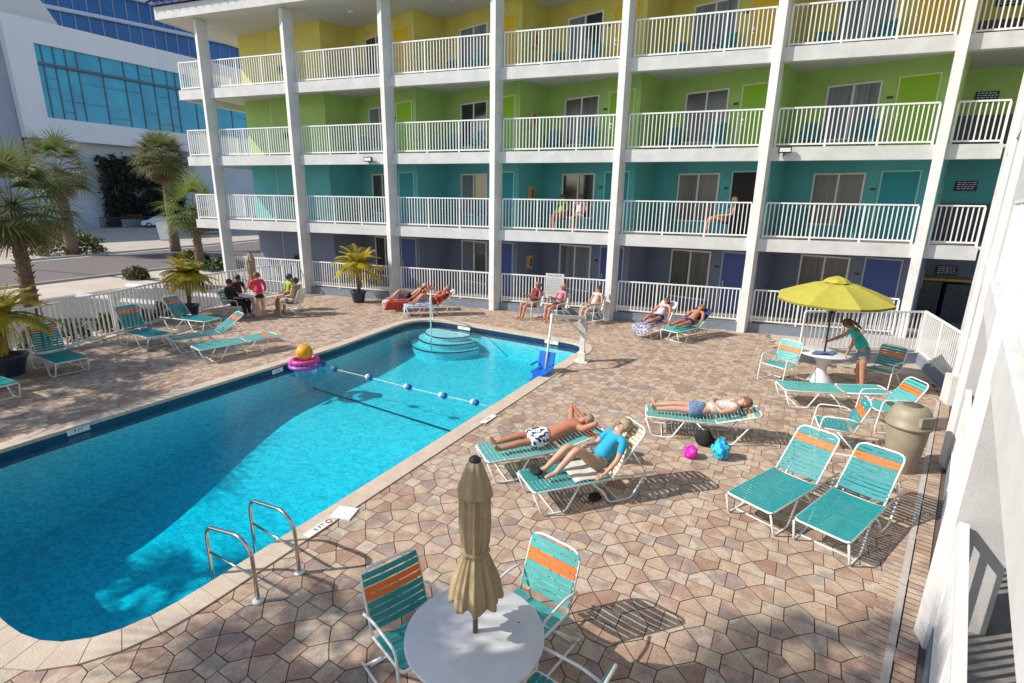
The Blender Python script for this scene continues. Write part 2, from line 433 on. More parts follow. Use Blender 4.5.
# steps in the far corner
mb=MB(); SCN=Vector((-7.55,15.35))
for k,(r,z) in enumerate(((.95,-.22),(1.22,-.38),(1.50,-.55))):
    pts=[]
    for q in range(25):
        an=math.pi+R(12)+ (math.pi-R(24))*q/24 - R(11)
        pts.append((SCN.x+r*.9*math.cos(an),SCN.y-.0+r*math.sin(an)))
    pts=[p for p in pts if inside(p,offset(POOL,-.01))] 
    pts+= [(SCN.x+r*.6,SCN.y-.15),(SCN.x-r*.6,SCN.y+.08)]
    mb.cur=0; mb.prism(pts,z-.5,z-k*.001)
    mb.cur=1
    ed_=[p for p in pts[:-2]]
    for a,b2 in zip(ed_,ed_[1:]):
        mb.beam((*a,z-.018),(*b2,z-.018),.03,.034)
mb.build('pool_steps',[PLAST,BANDT],kind='structure')
WAT=bpy.data.materials.new('pool_water'); WAT.use_nodes=True; t=WAT.node_tree
for n_ in list(t.nodes): t.nodes.remove(n_)
out=t.nodes.new('ShaderNodeOutputMaterial'); tr=t.nodes.new('ShaderNodeBsdfTransparent'); gl=t.nodes.new('ShaderNodeBsdfGlossy'); gl.inputs['Roughness'].default_value=.04
tr.inputs[0].default_value=(.93,.985,.99,1)
geo=t.nodes.new('ShaderNodeNewGeometry'); dt=t.nodes.new('ShaderNodeVectorMath'); dt.operation='DOT_PRODUCT'; ab=t.nodes.new('ShaderNodeMath'); ab.operation='ABSOLUTE'; om=t.nodes.new('ShaderNodeMath'); om.operation='SUBTRACT'; om.inputs[0].default_value=1; pw=t.nodes.new('ShaderNodeMath'); pw.operation='POWER'; pw.inputs[1].default_value=5; fr=t.nodes.new('ShaderNodeMath'); fr.operation='MULTIPLY_ADD'; fr.inputs[1].default_value=.95; fr.inputs[2].default_value=.02; fr.use_clamp=True; ms=t.nodes.new('ShaderNodeMixShader')
tc=t.nodes.new('ShaderNodeTexCoord'); n1=t.nodes.new('ShaderNodeTexNoise'); n1.inputs['Scale'].default_value=6.5; n1.inputs['Detail'].default_value=5; n1.inputs['Distortion'].default_value=.6
mp=t.nodes.new('ShaderNodeMapping'); mp.inputs['Scale'].default_value=(1,1.6,1)
bp=t.nodes.new('ShaderNodeBump'); bp.inputs['Strength'].default_value=.30; bp.inputs['Distance'].default_value=.03
t.links.new(tc.outputs['Object'],mp.inputs[0]); t.links.new(mp.outputs[0],n1.inputs[0]); t.links.new(n1.outputs[0],bp.inputs['Height'])
t.links.new(bp.outputs[0],gl.inputs['Normal']); t.links.new(bp.outputs[0],dt.inputs[0]); t.links.new(geo.outputs['Incoming'],dt.inputs[1]); t.links.new(dt.outputs['Value'],ab.inputs[0]); t.links.new(ab.outputs[0],om.inputs[1]); t.links.new(om.outputs[0],pw.inputs[0]); t.links.new(pw.outputs[0],fr.inputs[0])
# rippling light web painted into the water's transparent colour by a separate noise
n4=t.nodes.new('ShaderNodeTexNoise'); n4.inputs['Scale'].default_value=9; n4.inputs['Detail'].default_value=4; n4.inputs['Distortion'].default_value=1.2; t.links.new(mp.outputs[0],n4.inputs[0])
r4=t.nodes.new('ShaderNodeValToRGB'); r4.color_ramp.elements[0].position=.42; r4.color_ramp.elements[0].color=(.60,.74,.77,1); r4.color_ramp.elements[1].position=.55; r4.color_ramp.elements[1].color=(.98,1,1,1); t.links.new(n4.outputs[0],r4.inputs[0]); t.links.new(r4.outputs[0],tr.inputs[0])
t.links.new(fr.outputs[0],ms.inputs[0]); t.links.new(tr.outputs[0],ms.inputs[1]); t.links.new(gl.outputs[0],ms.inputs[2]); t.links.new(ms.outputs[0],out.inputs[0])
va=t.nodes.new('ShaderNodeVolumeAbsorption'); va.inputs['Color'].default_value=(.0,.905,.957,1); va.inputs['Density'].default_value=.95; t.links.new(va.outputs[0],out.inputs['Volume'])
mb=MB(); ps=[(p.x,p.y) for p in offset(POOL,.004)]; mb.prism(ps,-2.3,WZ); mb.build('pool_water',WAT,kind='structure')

# ------------------------------------------------------------------ main building
FL=lambda l: .287+2.7*(l-1)
X0,DX=-20.432,4.365
motel=thing('motel_building','four storey white motel with slate, teal, green and yellow balcony floors','building',(0,0,0))
LN={1:'slate',2:'teal',3:'green',4:'yellow'}
for l in (2,3,4):
    mb=MB(); mb.box((-21.85,18.30,FL(l)-.10),(12.5,24,FL(l))); mb.build('floor_slab',[CEIL],motel)
    mb=MB(); mb.box((-21.87,18.20,FL(l)-.369),(7.3,18.42,FL(l)+.012)); mb.box((-21.87,18.42,FL(l)-.369),(-21.6,24,FL(l)+.012)); mb.build('edge_beam',WHT,motel)
mb=MB(); mb.box((-20.6,18.27,-.02),(7.3,24,FL(1)-.004)); mb.build('walkway_base',[GREYB],motel)
mb=MB(); mb.box((-20.6,18.26,FL(1)-.003),(12.5,24,FL(1)+.004)); mb.build('walkway_floor',[FLOORD],motel)
for l in (2,3,4):
    mb=MB(); mb.box((-21.6,18.43,FL(l)+.001),(12.4,23.9,FL(l)+.006)); mb.build('balcony_floor',[FLOORD],motel)
# roof
mb=MB(); mb.box((-22.0,17.75,10.985),(12.5,25,11.1)); mb.build('roof_soffit',CEIL,motel)
mb=MB(); mb.box((-22.03,17.70,10.97),(13,17.86,11.44)); mb.box((-22.03,17.86,10.97),(-21.87,25,11.44)); mb.build('fascia',WHT,motel)
mb=MB(); mb.add([(-22.1,17.62,11.48),(14,17.62,11.48),(14,22,15.6),(-18.2,22,15.6),(-22.1,26,11.48)],[(0,1,2,3),(0,3,4)])
mb.add([(-22.1,17.62,11.45),(14,17.62,11.45),(14,22,15.56),(-18.2,22,15.56),(-22.1,26,11.45)],[(3,2,1,0),(4,3,0)])
x=-22.2
while x<13: 
    mb.beam((x,17.5,11.53),(x+ (0 if x>-18 else (4.3*.5)),22 if x>-18 else 17.5+2.2,15.62 if x>-18 else 13.55),.04,.06); x+=.42
mb.beam((-22.12,17.6,11.49),(14,17.6,11.49),.05,.07)
rf=mb.build('roof',ROOFB,motel)
# columns
CW=Vector((.933,-.36)); CD=Vector((.36,.933))
for k in range(7):
    p=Vector((X0+DX*k,18.09)); q=[p,p+CW*.24,p+CW*.24+CD*.42,p+CD*.42]
    mb=MB(); mb.prism([(v.x,v.y) for v in q],-.02,10.97); mb.build('column',WHT,motel)
p=Vector((7.30,18.05)); q=[p,p+CW*.50,p+CW*.5+CD*.5,p+CD*.5]; mb=MB(); mb.prism([(v.x,v.y) for v in q],-.02,10.97); mb.build('column',WHT,motel)

def conv(k): return Vector((-2.40+DX*k,19.7))
def deep(k): return conv(k)+Vector((.565,1.465))
RET=Vector((.36,.933)); WDIR=Vector((.933,-.36))
def wall_seg(mb,a,b_,z0,z1,th=.12):
    d=(b_-a).normalized(); n=Vector((-d.y,d.x))
    mb.prism([(a.x,a.y),(b_.x,b_.y),(b_.x+n.x*th,b_.y+n.y*th),(a.x+n.x*th,a.y+n.y*th)],z0,z1)
def wp(O,d,s_,off,z): v=O+d*s_; n=Vector((d.y,-d.x)); v=v+n*off; return (v.x,v.y,z)
def panel(mb,O,d,s0,s1,z0,z1,o0,o1):
    a=[wp(O,d,s0,o0,z0),wp(O,d,s1,o0,z0),wp(O,d,s1,o1,z0),wp(O,d,s0,o1,z0)]
    mb.prism([(p[0],p[1]) for p in a],z0,z1)
def window(O,d,s0,s1,z0,z1,par,style=0,vent=None):
    fr=MB(); w_=.055
    panel(fr,O,d,s0,s0+w_,z0,z1,.004,.055); panel(fr,O,d,s1-w_,s1,z0,z1,.004,.055)
    panel(fr,O,d,s0+w_,s1-w_,z1-w_,z1,.004,.053); panel(fr,O,d,s0+w_,s1-w_,z0,z0+w_,.004,.053)
    m_=(s0+s1)/2; panel(fr,O,d,m_-.03,m_+.03,z0+w_,z1-w_,.004,.05)
    wn=fr.build('window',WPT,par)
    g=MB(); panel(g,O,d,s0+w_,s1-w_,z0+w_,z1-w_,.004,.014)
    g.build('pane',(GLASSW,CURT,CURTD)[0],wn)
    if style:
        g=MB()
        rg=(s0+w_,m_-.035) if style in (1,) else (s0+w_,s1-w_)
        panel(g,O,d,rg[0],rg[1],z0+w_,z1-w_,.016,.02); g.build('curtain',CURT if style in (1,3) else CURTD,wn)
    return wn
def door(O,d,s0,s1,z0,h,par,m,kn=True):
    fr=MB(); w_=.045
    panel(fr,O,d,s0-w_,s0,z0,z0+h+w_,.003,.04); panel(fr,O,d,s1,s1+w_,z0,z0+h+w_,.003,.04); panel(fr,O,d,s0,s1,z0+h,z0+h+w_,.003,.039)
    dd=MB(); panel(dd,O,d,s0,s1,z0+.01,z0+h,.003,.02); dr_=dd.build('door',m,par)
    fr.build('door_frame',TRIM[lev],dr_)
    hb=MB(); c=wp(O,d,s0+.08,.05,z0+1.0); hb.ball(c,.03,8,6); panel(hb,O,d,s0+.055,s0+.105,z0+.92,z0+1.1,.02,.028); hb.build('handle',STEEL,dr_)
TRIM={1:mat('trim_slate',(.45,.48,.56),.7),2:mat('trim_teal',(.35,.68,.68),.7),3:mat('trim_green',(.68,.76,.45),.7),4:mat('trim_yellow',(.66,.60,.22),.7)}
NUMM=mat('plate_dark',(.02,.02,.02),.4)
EXTB=mat('extinguisher_cabinet',(.55,.45,.22),.5); RED=mat('red_enamel',(.5,.02,.015),.3)
for lev in (1,2,3,4):
    F=FL(lev); H=2.605; SGD=.18 if lev==1 else 0
    mb=MB()
    wall_seg(mb,Vector((-20.6,20.5)),conv(-3),F,F+H)
    wall_seg(mb,Vector((-20.6,26)),Vector((-20.6,20.5)),F,F+H)
    for k in range(-3,2):
        wall_seg(mb,conv(k),deep(k),F,F+H); wall_seg(mb,deep(k),conv(k+1),F,F+H)
    mb.build('wall',WALLC[lev],motel)
    mb=MB(); SP=Vector((6.62,19.7)); SQ_=Vector((7.0,20.65)); wall_seg(mb,conv(2),SP,F,F+H); wall_seg(mb,SP,SQ_,F,F+H)
    wall_seg(mb,SQ_,Vector((7.0,21.9)),F,F+H)
    wall_seg(mb,Vector((6.5,21.9)),Vector((13.0,21.9)),F,F+H)
    mb.build('stair_wall',WALLC[lev],motel)
    if lev>1:   # dark lower panel in the stair hall
        mb=MB(); mb.box((7.05,21.70,F+.0),(10.0,21.89,F+1.2)); mb.build('vending_machine_front',mat('dark_machine',(.05,.035,.05),.5,(.10,.08,.09),8),motel)
    else:
        mb=MB(); mb.box((7.1,21.3,F),(7.8,21.85,F+1.35)); mb.box((7.9,21.2,F),(8.7,21.85,F+1.3)); mb.build('vending_machine_front',mat('machine_black',(.02,.02,.025),.35,(.05,.06,.09),9),motel)
        mb=MB(); mb.box((7.02,21.1,F+1.40),(8.8,21.8,F+1.47)); mb.build('shelf',mat('yellow_shelf',(.50,.33,.06),.6),motel)
    # dark blue sign with rows of white writing too small to read
    mb=MB(); mb.box((7.75,21.86,F+1.60-SGD*.4),(8.35,21.89,F+1.92-SGD*.4)); sg=mb.build('notice_sign',mat('navy_sign',(.01,.015,.06),.5),motel)
    mb=MB(); rs=random.Random(lev)
    for row in range(4):
        x=7.79
        while x<8.27:
            wd=rs.uniform(.04,.11); mb.box((x,21.852,F+1.855-SGD*.4-row*.066),(min(x+wd,8.32),21.857,F+1.88-SGD*.4-row*.066)); x+=wd+.03
    mb.build('sign_writing',WPT,sg)
    mb=MB(); a=SQ_
    mb.box((a.x-.21,a.y-.02,F+1.15),(a.x+.0,a.y+.0,F+1.70)) if 0 else mb.box((a.x+.002,a.y+.2,F+1.15),(a.x+.09,a.y+.5,F+1.75)); mb.build('cabinet',EXTB,motel)
    mb=MB(); mb.tube([(a.x+.1,a.y+.35,F+1.25),(a.x+.1,a.y+.35,F+1.6)],.05,8); mb.build('extinguisher',RED,motel)
    sty={-3:1,-2:0,-1:1,0:2,1:2}
    for k in range(-3,2):
        O=deep(k)
        s=random.Random(lev*10+k).choice((0,1,2,3,2)) 
        if (lev,k)==(3,1): s=3
        if (lev,k) in ((2,0),(2,1),(1,0),(1,1)): s=2
        window(O,WDIR,.92,2.42,F+(.42 if lev>1 else .3),F+2.10,motel,s)
        pm=MB(); panel(pm,O,WDIR,2.58,2.74,F+1.55,F+1.62,.002,.012); pm.build('room_number_plate',NUMM,motel)
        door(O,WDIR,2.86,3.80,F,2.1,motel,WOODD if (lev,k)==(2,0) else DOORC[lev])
        if k in (-1,) :   # fire extinguisher cabinet on the return wall
            pm=MB(); panel(pm,conv(k),RET,.55,.85,F+1.1,F+1.62,.002,.10); cb=pm.build('extinguisher_cabinet',EXTB,motel)
            pm=MB(); c=wp(conv(k),RET,.7,.12,F+1.2); pm.tube([c,(c[0],c[1],F+1.5)],.045,8); pm.build('extinguisher',RED,cb)
    # first narrow room end
    O=Vector((-20.6,20.5)); d=(conv(-3)-O).normalized()
    pm=MB(); panel(pm,O,d,1.75,1.80,F,F+2.6,.003,.02); pm.build('wall_joint',TRIM[lev],motel)
    pm=MB(); panel(pm,O,d,2.5,3.1,F+.85,F+1.15,.003,.05); 
    for q in (2.62,2.92): c=wp(O,d,q,.09,F+1.0); pm.ball(c,.06,8,6)
    pm.build('emergency_light',NUMM,motel)
    O=deep(-4); door(Vector((-17.2,19.95))-d*0,d,-1.0+ .0,-.1,F,2.1,motel,DOORC[lev]) if 0 else None
    # ceiling lamps
    for k in range(-3,2):
        mb=MB(); mb.lathe([(.02,-.07),(.11,-.06),(.14,-.02),(.14,0)],14,(conv(k).x+1.9,19.2,F+2.6)); mb.build('ceiling_lamp',WPT,motel)
# railings
def railing(par,a,b_,z0,h=1.09,name='balcony_railing',sp=.118,endpost=True,pk=.028,top=.055):
    a=Vector((a[0],a[1])); b_=Vector((b_[0],b_[1])); L=(b_-a).length; d=(b_-a)/L
    mb=MB(); A=Vector((a.x,a.y,z0)); B=Vector((b_.x,b_.y,z0))
    mb.beam(A+Vector((0,0,h)),B+Vector((0,0,h)),top,.045); mb.beam(A+Vector((0,0,.09)),B+Vector((0,0,.09)),.035,.045)
    n=max(1,round(L/1.33))
    for i in range(n+1):
        if i in (0,n) and not endpost: continue
        p=a+d*(L*i/n); 
        q=[p+Vector((-d.x*.025-d.y*.02,-d.y*.025+d.x*.02)),p+Vector((d.x*.025-d.y*.02,d.y*.025+d.x*.02)),p+Vector((d.x*.025+d.y*.02,d.y*.025-d.x*.02)),p+Vector((-d.x*.025+d.y*.02,-d.y*.025-d.x*.02))]
        mb.prism([(v.x,v.y) for v in q],z0,z0+h-.024)
    r=mb.build(name,RAILW,par)
    mb=MB(); n=int(L/sp); 
    for i in range(1,n):
        p=a+d*(L*i/n); w2=pk/2
        q=[p+Vector((-d.x*w2-d.y*.010,-d.y*w2+d.x*.010)),p+Vector((d.x*w2-d.y*.010,d.y*w2+d.x*.010)),p+Vector((d.x*w2+d.y*.010,d.y*w2-d.x*.010)),p+Vector((-d.x*w2+d.y*.010,-d.y*w2-d.x*.010))]
        mb.prism([(v.x,v.y) for v in q],z0+.1125,z0+h-.023)
    mb.build('pickets',RAILW,r)
    return r
for lev in (1,2,3,4):
    F=FL(lev)+(.012 if lev>1 else .0)
    for k in range(6):
        if lev==1 and k==0:
            railing(motel,(X0+.4,18.42),(X0+DX-.02,18.42),F); continue
        railing(motel,(X0+DX*k+.42,18.36),(X0+DX*(k+1)+.0,18.36),F)
    if lev>1:
        railing(motel,(X0+DX*6+.42,18.36),(7.3,18.36),F)
        railing(motel,(-21.78,18.30),(X0,18.30),F); railing(motel,(-21.74,18.36),(-21.74,23.5),F)
# floodlights on the beams
for (x,z) in ((-12.5,5.43),(1.95,5.55)):
    mb=MB(); mb.box((x-.05,18.03,z-.03),(x+.30,18.12,z+.14)); mb.tube([(x+.12,18.2,z-.1),(x+.12,18.1,z-.02)],.02,6); fl=mb.build('floodlight',NUMM,motel)
    mb=MB(); mb.box((x-.02,18.02,z),(x+.27,18.028,z+.11)); mb.build('lens',WPT,fl)

# ------------------------------------------------------------------ wing building beside the camera
wing=thing('motel_wing','white near wing of the motel with stucco columns and balcony edges at the right','building',(0,0,0))
def wl(y,off,z): 
    n=Vector((.933,-.36)); p=Vector((WL(y),y))+n*off; return (p.x,p.y,z)
def wprism(mb,y0,y1,o0,o1,z0,z1):
    q=[wl(y0,o0,0),wl(y1,o0,0),wl(y1,o1,0),wl(y0,o1,0)]; mb.prism([(p[0],p[1]) for p in q],z0,z1)
for l in (2,3,4):
    mb=MB(); wprism(mb,-6,17.4,0,.20,FL(l)-.369,FL(l)+.012); mb.build('edge_beam',WHT2,wing)
    mb=MB(); wprism(mb,-6,17.4,.20,3.0,FL(l)-.10,FL(l)); mb.build('floor_slab',CEIL,wing)
mb=MB(); wprism(mb,-6,17.4,-.3,3.2,10.97,11.5); mb.build('roof_slab',WHT2,wing)
mb=MB(); wprism(mb,-6,17.6,.05,3.0,-.02,FL(1)-.006); mb.build('walkway_base',GREYB,wing)
mb=MB(); wprism(mb,-6,17.6,.06,3.0,FL(1)-.005,FL(1)); mb.build('walkway_floor',FLOORD,wing)
for l in (1,2,3,4):
    mb=MB(); wprism(mb,-6,16.4,1.75,1.9,FL(l),FL(l)+2.6); mb.build('wall',WALLC[l],wing)
for y in (.7,5.06,9.35,13.25):
    x=WL(y)+.02; mb=MB(); mb.box((x,y,-.02),(x+.42,y+.22,10.97)); mb.build('column',WHT2,wing)
for l in (1,2,3,4):
    for y0,y1 in ((.95,5.05),(5.3,9.3),(9.6,13.2)):
        off=.07
        a=wl(y0,off,0); b_=wl(y1,off,0)
        railing(wing,a[:2],b_[:2],FL(l)+(.012 if l>1 else 0),1.06 if l==1 else 1.09,'wing_railing',top=.07 if l==1 else .055)
# platform and front fence by the gate
mb=MB(); mb.prism([(2.70,14.95),(5.75,16.22),(5.52,13.25),(7.2,18.25),(4.9,18.25)],-.02,FL(1)-.012); mb.build('entry_platform',GREYB,wing)
mb=MB(); mb.prism([(2.71,14.97),(5.74,16.24),(5.54,13.4),(7.1,18.2),(4.92,18.2)],FL(1)-.011,FL(1)-.007); mb.build('platform_floor',CONC,wing)
ff=thing('metal_fence','white picket railing round the raised entry behind the lime umbrella','fence',(2.5,15.7,FL(1)))
def fence_part(par,a,b_,z0,h,**k):
    r=railing(None,a,b_,z0,h,'fence_panel',**k); r.parent=par; r.matrix_parent_inverse=Matrix.Translation(par.location).inverted(); return r
fence_part(ff,(2.75,15.03),(5.70,16.27),FL(1),1.09); fence_part(ff,(5.72,16.2),(5.50,13.4),FL(1),1.12)
lf=thing('metal_fence','long white picket fence between the pool deck and the parking lot','fence',(-16,10,0))
for a,b_ in zip(FENCE,FENCE[1:]): fence_part(lf,a,b_,.0,1.27,sp=.145,pk=.04)
# low white block at the wing column foot
mb=MB(); mb.box((5.22,12.75,0),(5.62,13.1,.62)); tb=mb.build('white_post_base',WHT,None); tb['label']='short white stucco block at the foot of the wing column'; tb['category']='block'

# ================================================================== OBJECTS
PI=math.pi
# ------------------------------------------------------------------ loungers and chairs
def slatted(mb, p0, p1, halfw, wid=.048, gap=.012, band=None, th=.006, sag=0, cross=True, alt=False):
    """straps across the frame from p0 to p1 (x,z), band=(k0,k1,material)"""
    a=Vector((p0[0],0,p0[1])); b=Vector((p1[0],0,p1[1])); L=(b-a).length; d=(b-a)/L; n=Vector((-d.z,0,d.x))
    k=0; s_=.012
    while s_+wid<L:
        mb.cur = 0
        if band and band[0]<=k<band[1]: mb.cur=1
        elif alt and k%2==1: mb.cur=2
        vs=[]
        for y in (-halfw,-halfw*.4,halfw*.4,halfw):
            sg=-sag*(1-(y/halfw)**2)
            for q in (s_,s_+wid):
                p=a+d*q+n*(sg); vs.append((p.x,y,p.z)); 
        for y in (-halfw,-halfw*.4,halfw*.4,halfw):
            sg=-sag*(1-(y/halfw)**2)
            for q in (s_,s_+wid):
                p=a+d*q+n*(sg-th); vs.append((p.x,y,p.z))
        fs=[]
        for i in range(3):
            fs.append((2*i,2*i+1,2*i+3,2*i+2)); fs.append((8+2*i,8+2*i+2,8+2*i+3,8+2*i+1))
            fs.append((2*i,2*i+2,8+2*i+2,8+2*i)); fs.append((2*i+1,8+2*i+1,8+2*i+3,2*i+3))
        fs.append((0,8,9,1)); fs.append((6,7,15,14))
        mb.add(vs,fs); s_+=wid+gap; k+=1
    return k
def chaise(label, foot, ang, back, cols=(TEAL,ORG,WV), group='strap loungers round the pool', L1=1.18, L2=.78, W=.60, alt=False, band=True, seat=None, frame=TUBE):
    t=thing('chaise_lounge',label,'lounger',(foot[0],foot[1],0),ang,group)
    ba=R(back); H=.36; hw=W/2
    bx,bz=L1+L2*math.cos(ba),H+L2*math.sin(ba)
    f=MB(); r=.0135
    f.tube(arc([(L1+.62,-hw,H-.0),(0,-hw,H),(0,hw,H),(L1+.62,hw,H)],.07,4),r,7)
    f.tube(arc([(L1,-hw+.025,H+.01),(bx,-hw+.025,bz),(bx,hw-.025,bz),(L1,hw-.025,H+.01)],.12,5),r,7)
    f.beam((.55,-hw,H-.015),(.55,hw,H-.015),.02,.02); f.beam((L1,-hw,H-.018),(L1,hw,H-.018),.022,.022)
    f.build('frame',frame,t)
    for s_ in (-1,1):
        y=s_*hw
        g=MB(); g.tube(arc([(.0,y*.99,H-.02),(.13,y*1.03,.014),(.46,y*1.03,.014),(.66,y*.99,H-.015)],.05,3),r,7); g.build('leg',frame,t)
        g=MB(); g.tube(arc([(.86,y*.99,H-.02),(1.02,y*1.03,.19),(1.12,y*1.03,.014),(1.46,y*1.03,.014),(1.70,y*.99,H-.0)],.06,3),r,7); g.build('leg',frame,t)
    g=MB(); g.tube([(.30,-hw*1.03,.014),(.30,hw*1.03,.014)],.011,6); g.build('brace',frame,t)
    g=MB(); g.tube([(1.28,-hw*1.03,.014),(1.28,hw*1.03,.014)],.011,6)
    g.build('brace',frame,t)
    if back>12: 
        for s_ in (-1,1): g=MB(); g.tube([(L1+.45*math.cos(ba),s_*(hw-.03),H+.45*math.sin(ba)),(L1+.52,s_*(hw-.03),H)],.009,5); g.build('back_prop',frame,t)
    m=MB(); slatted(m,(0.02,H+.014),(L1-.01,H+.014),hw+.004,.044,.016,sag=.02); m.build('seat',[cols[0]]*3,t)
    m=MB(); nb=int(L2/.06)
    x0=L1+.02*math.cos(ba); z0=H+.028+.02*math.sin(ba)
    slatted(m,(x0,z0),(bx-.03*math.cos(ba),bz-.03*math.sin(ba)+.014),hw-.022,.046,.014,(8,10,1) if band else None,sag=.02,alt=alt); m.build('backrest',list(cols),t)
    return t
def armchair(label, c, ang, cols=(TEAL,ORG,WV), group='strap armchairs on the pool deck', lean=20, hb=.93, band=True, alt=True):
    t=thing('armchair',label,'chair',(c[0],c[1],0),ang,group); H=.40; hw=.27; r=.0125
    ln=R(lean); L2=(hb-H)/math.cos(ln)
    hx,bx=-.24,-.24-L2*math.sin(ln); zt=H+L2*math.cos(ln)
    f=MB()
    f.tube(arc([(hx-.0,-hw,H-.03),(bx,-hw,zt),(bx,hw,zt),(hx,hw,H-.03)],.13,5),r,7)
    f.tube(arc([(hx,-hw,H),(.25,-hw,H+.02),(.25,hw,H+.02),(hx,hw,H)],.06,3),r,7)
    f.build('frame',TUBE,t)
    for s_ in (-1,1):
        y=s_*(hw+.035)
        g=MB(); g.tube(arc([(hx-.08,y,H+.20),(hx+.10,y,H+.245),(.22,y,H+.235),(.28,y,.10),(.25,y,.012)],.07,4),r,7); g.build('armrest',TUBE,t)
        g=MB(); g.tube(arc([(.27,y,.012),(.24,y,.012),(-.36,y,.012),(-.42,y,.015)],.02,2),r,6); g.tube([(-.38,y,.012),(-.02,y,H-.01)],r,7); g.build('leg',TUBE,t)
    g=MB(); g.tube([(-.34,-hw,.012),(-.34,hw,.012)],.011,6); g.build('brace',TUBE,t)
    m=MB(); slatted(m,(hx+.02,H+.012),(.23,H+.030),hw+.004,.045,.010,sag=.025); m.build('seat',[cols[0]]*3,t)
    m=MB(); nb=int(L2/.06)
    slatted(m,(hx-.03*math.sin(ln)+.01,H+.05),(bx+.012,zt-.02),hw-.006,.048,.013,(nb-5,nb-3,1) if band else None,sag=.02); m.build('backrest',list(cols),t)
    return t
PT=(TEAL2,ORG,WV)
chaise('teal lounger with orange band and raised back, left of two by the trash can',(.90,6.50),math.atan2(1.02,.71),46,(TEAL,ORG,WV))
chaise('teal lounger with orange band and raised back, nearest to the trash can',(1.65,6.17),math.atan2(1.07,.66),42,(TEAL,ORG,WV))
ch_flat=chaise('flat empty teal lounger lying in front of the table under the lime umbrella',(1.88,11.62),.2,3,PT,L2=.86,band=False)
ch_girl=chaise('teal lounger with cream back carrying the woman in denim shorts',(-.62,9.17),.08,17,(TEAL2,CRM,CRM),L2=.74)
ch_man=chaise('teal lounger carrying the bare-chested man in patterned shorts',(-2.74,6.50),math.atan2(.64,.77),14,PT)
ch_wom=chaise('teal lounger with cream slatted back carrying the woman in the blue shirt',(-1.88,5.96),math.atan2(.64,.77),52,(TEAL,CRM,CRM),L2=.80,alt=False,band=False)
ch_wom.children[-1].data.materials[0]=CRM
for o_ in ch_wom.children:
    if o_.name.startswith('backrest'): o_.data.materials[0]=CRM
    if o_.name.startswith('seat'): o_.data.materials[0]=TEAL
chaise('teal lounger with upright orange-banded back by the white fence, beside the nearest potted palm',(-13.05,7.25),PI-.22,64)
chaise('teal lounger with its back raised against the white fence, second from the nearest potted palm',(-13.40,9.60),PI-.16,58)
chaise('teal lounger between the fence and the middle potted palm',(-13.75,11.55),PI+.02,52)
chaise('teal lounger with its raised back turned toward the group at the table',(-12.85,9.45),math.atan2(.95,.42),36)
chaise('flat teal lounger with orange head band, nearest the pool on its far side',(-11.50,9.05),1.18,3,PT)
chaise('teal lounger cut off by the left edge of the picture',(-12.45,5.62),PI-.12,30)
ch_c1=chaise('white lounger draped with a red towel, in front of the third pillar',(-10.85,16.30),.55,38,(WV,WV,WV),band=False)
ch_c2=chaise('white lounger draped with a blue patterned towel, right of the red towel',(-9.62,15.85),.62,42,(WV,WV,WV),band=False)
ch_d1=chaise('white lounger carrying the person in a pale vest by the ground floor railing',(-1.45,15.95),math.atan2(.95,.45),50,(WV,WV,WV),band=False)
ch_d2=chaise('pale teal lounger carrying the bare-chested sunbather by the ground floor railing',(-.62,15.75),math.atan2(.80,.50),34,(TEAL2,WV,WV),band=False)
# armchairs
armchair('teal and orange strap armchair on the pool side of the round white table',(-1.92,3.14),math.atan2(-.49,.87))
armchair('teal strap armchair with an orange band behind the closed tan umbrella',(-1.12,3.72),math.atan2(-.94,-.33),PT)
armchair('teal strap armchair cut off by the bottom edge beside the round white table',(-.72,2.86),math.atan2(.25,-.97))
armchair('teal strap armchair seen from behind, left of the trash can',(2.45,9.6),PI-.05)
armchair('pale teal strap armchair with an orange band behind the trash can',(3.50,10.90),math.atan2(-.34,-.94),PT,lean=34)
armchair('pale teal strap armchair with an orange band left of the table under the lime umbrella',(2.02,13.08),math.atan2(-.75,-.6),PT)
armchair('dark teal strap armchair behind the woman at the table under the lime umbrella',(4.20,13.55),math.atan2(-.75,-.6))
armchair('strap armchair of the person in the dark red top beside the notice board',(-5.42,17.35),math.atan2(-.8,-.5),(WV,WV,WV),band=False)
armchair('strap armchair of the person in purple shorts in front of the notice board',(-4.50,17.30),math.atan2(-.85,-.55),(WV,WV,WV),band=False)
armchair('strap armchair of the sunbather beside the fifth pillar',(-3.28,17.45),math.atan2(-.85,-.5),(WV,WV,WV),band=False)
armchair('strap armchair on the fence side of the far left table',(-14.75,13.35),math.atan2(.3,.9),band=False)
armchair('strap armchair on the pillar side of the far left table',(-13.35,14.45),math.atan2(-.2,-.98),(WV,WV,WV),band=False)
armchair('strap armchair of the person in the lime shirt at the far left table',(-14.0,14.95),math.atan2(-.9,-.3),(WV,WV,WV),band=False)

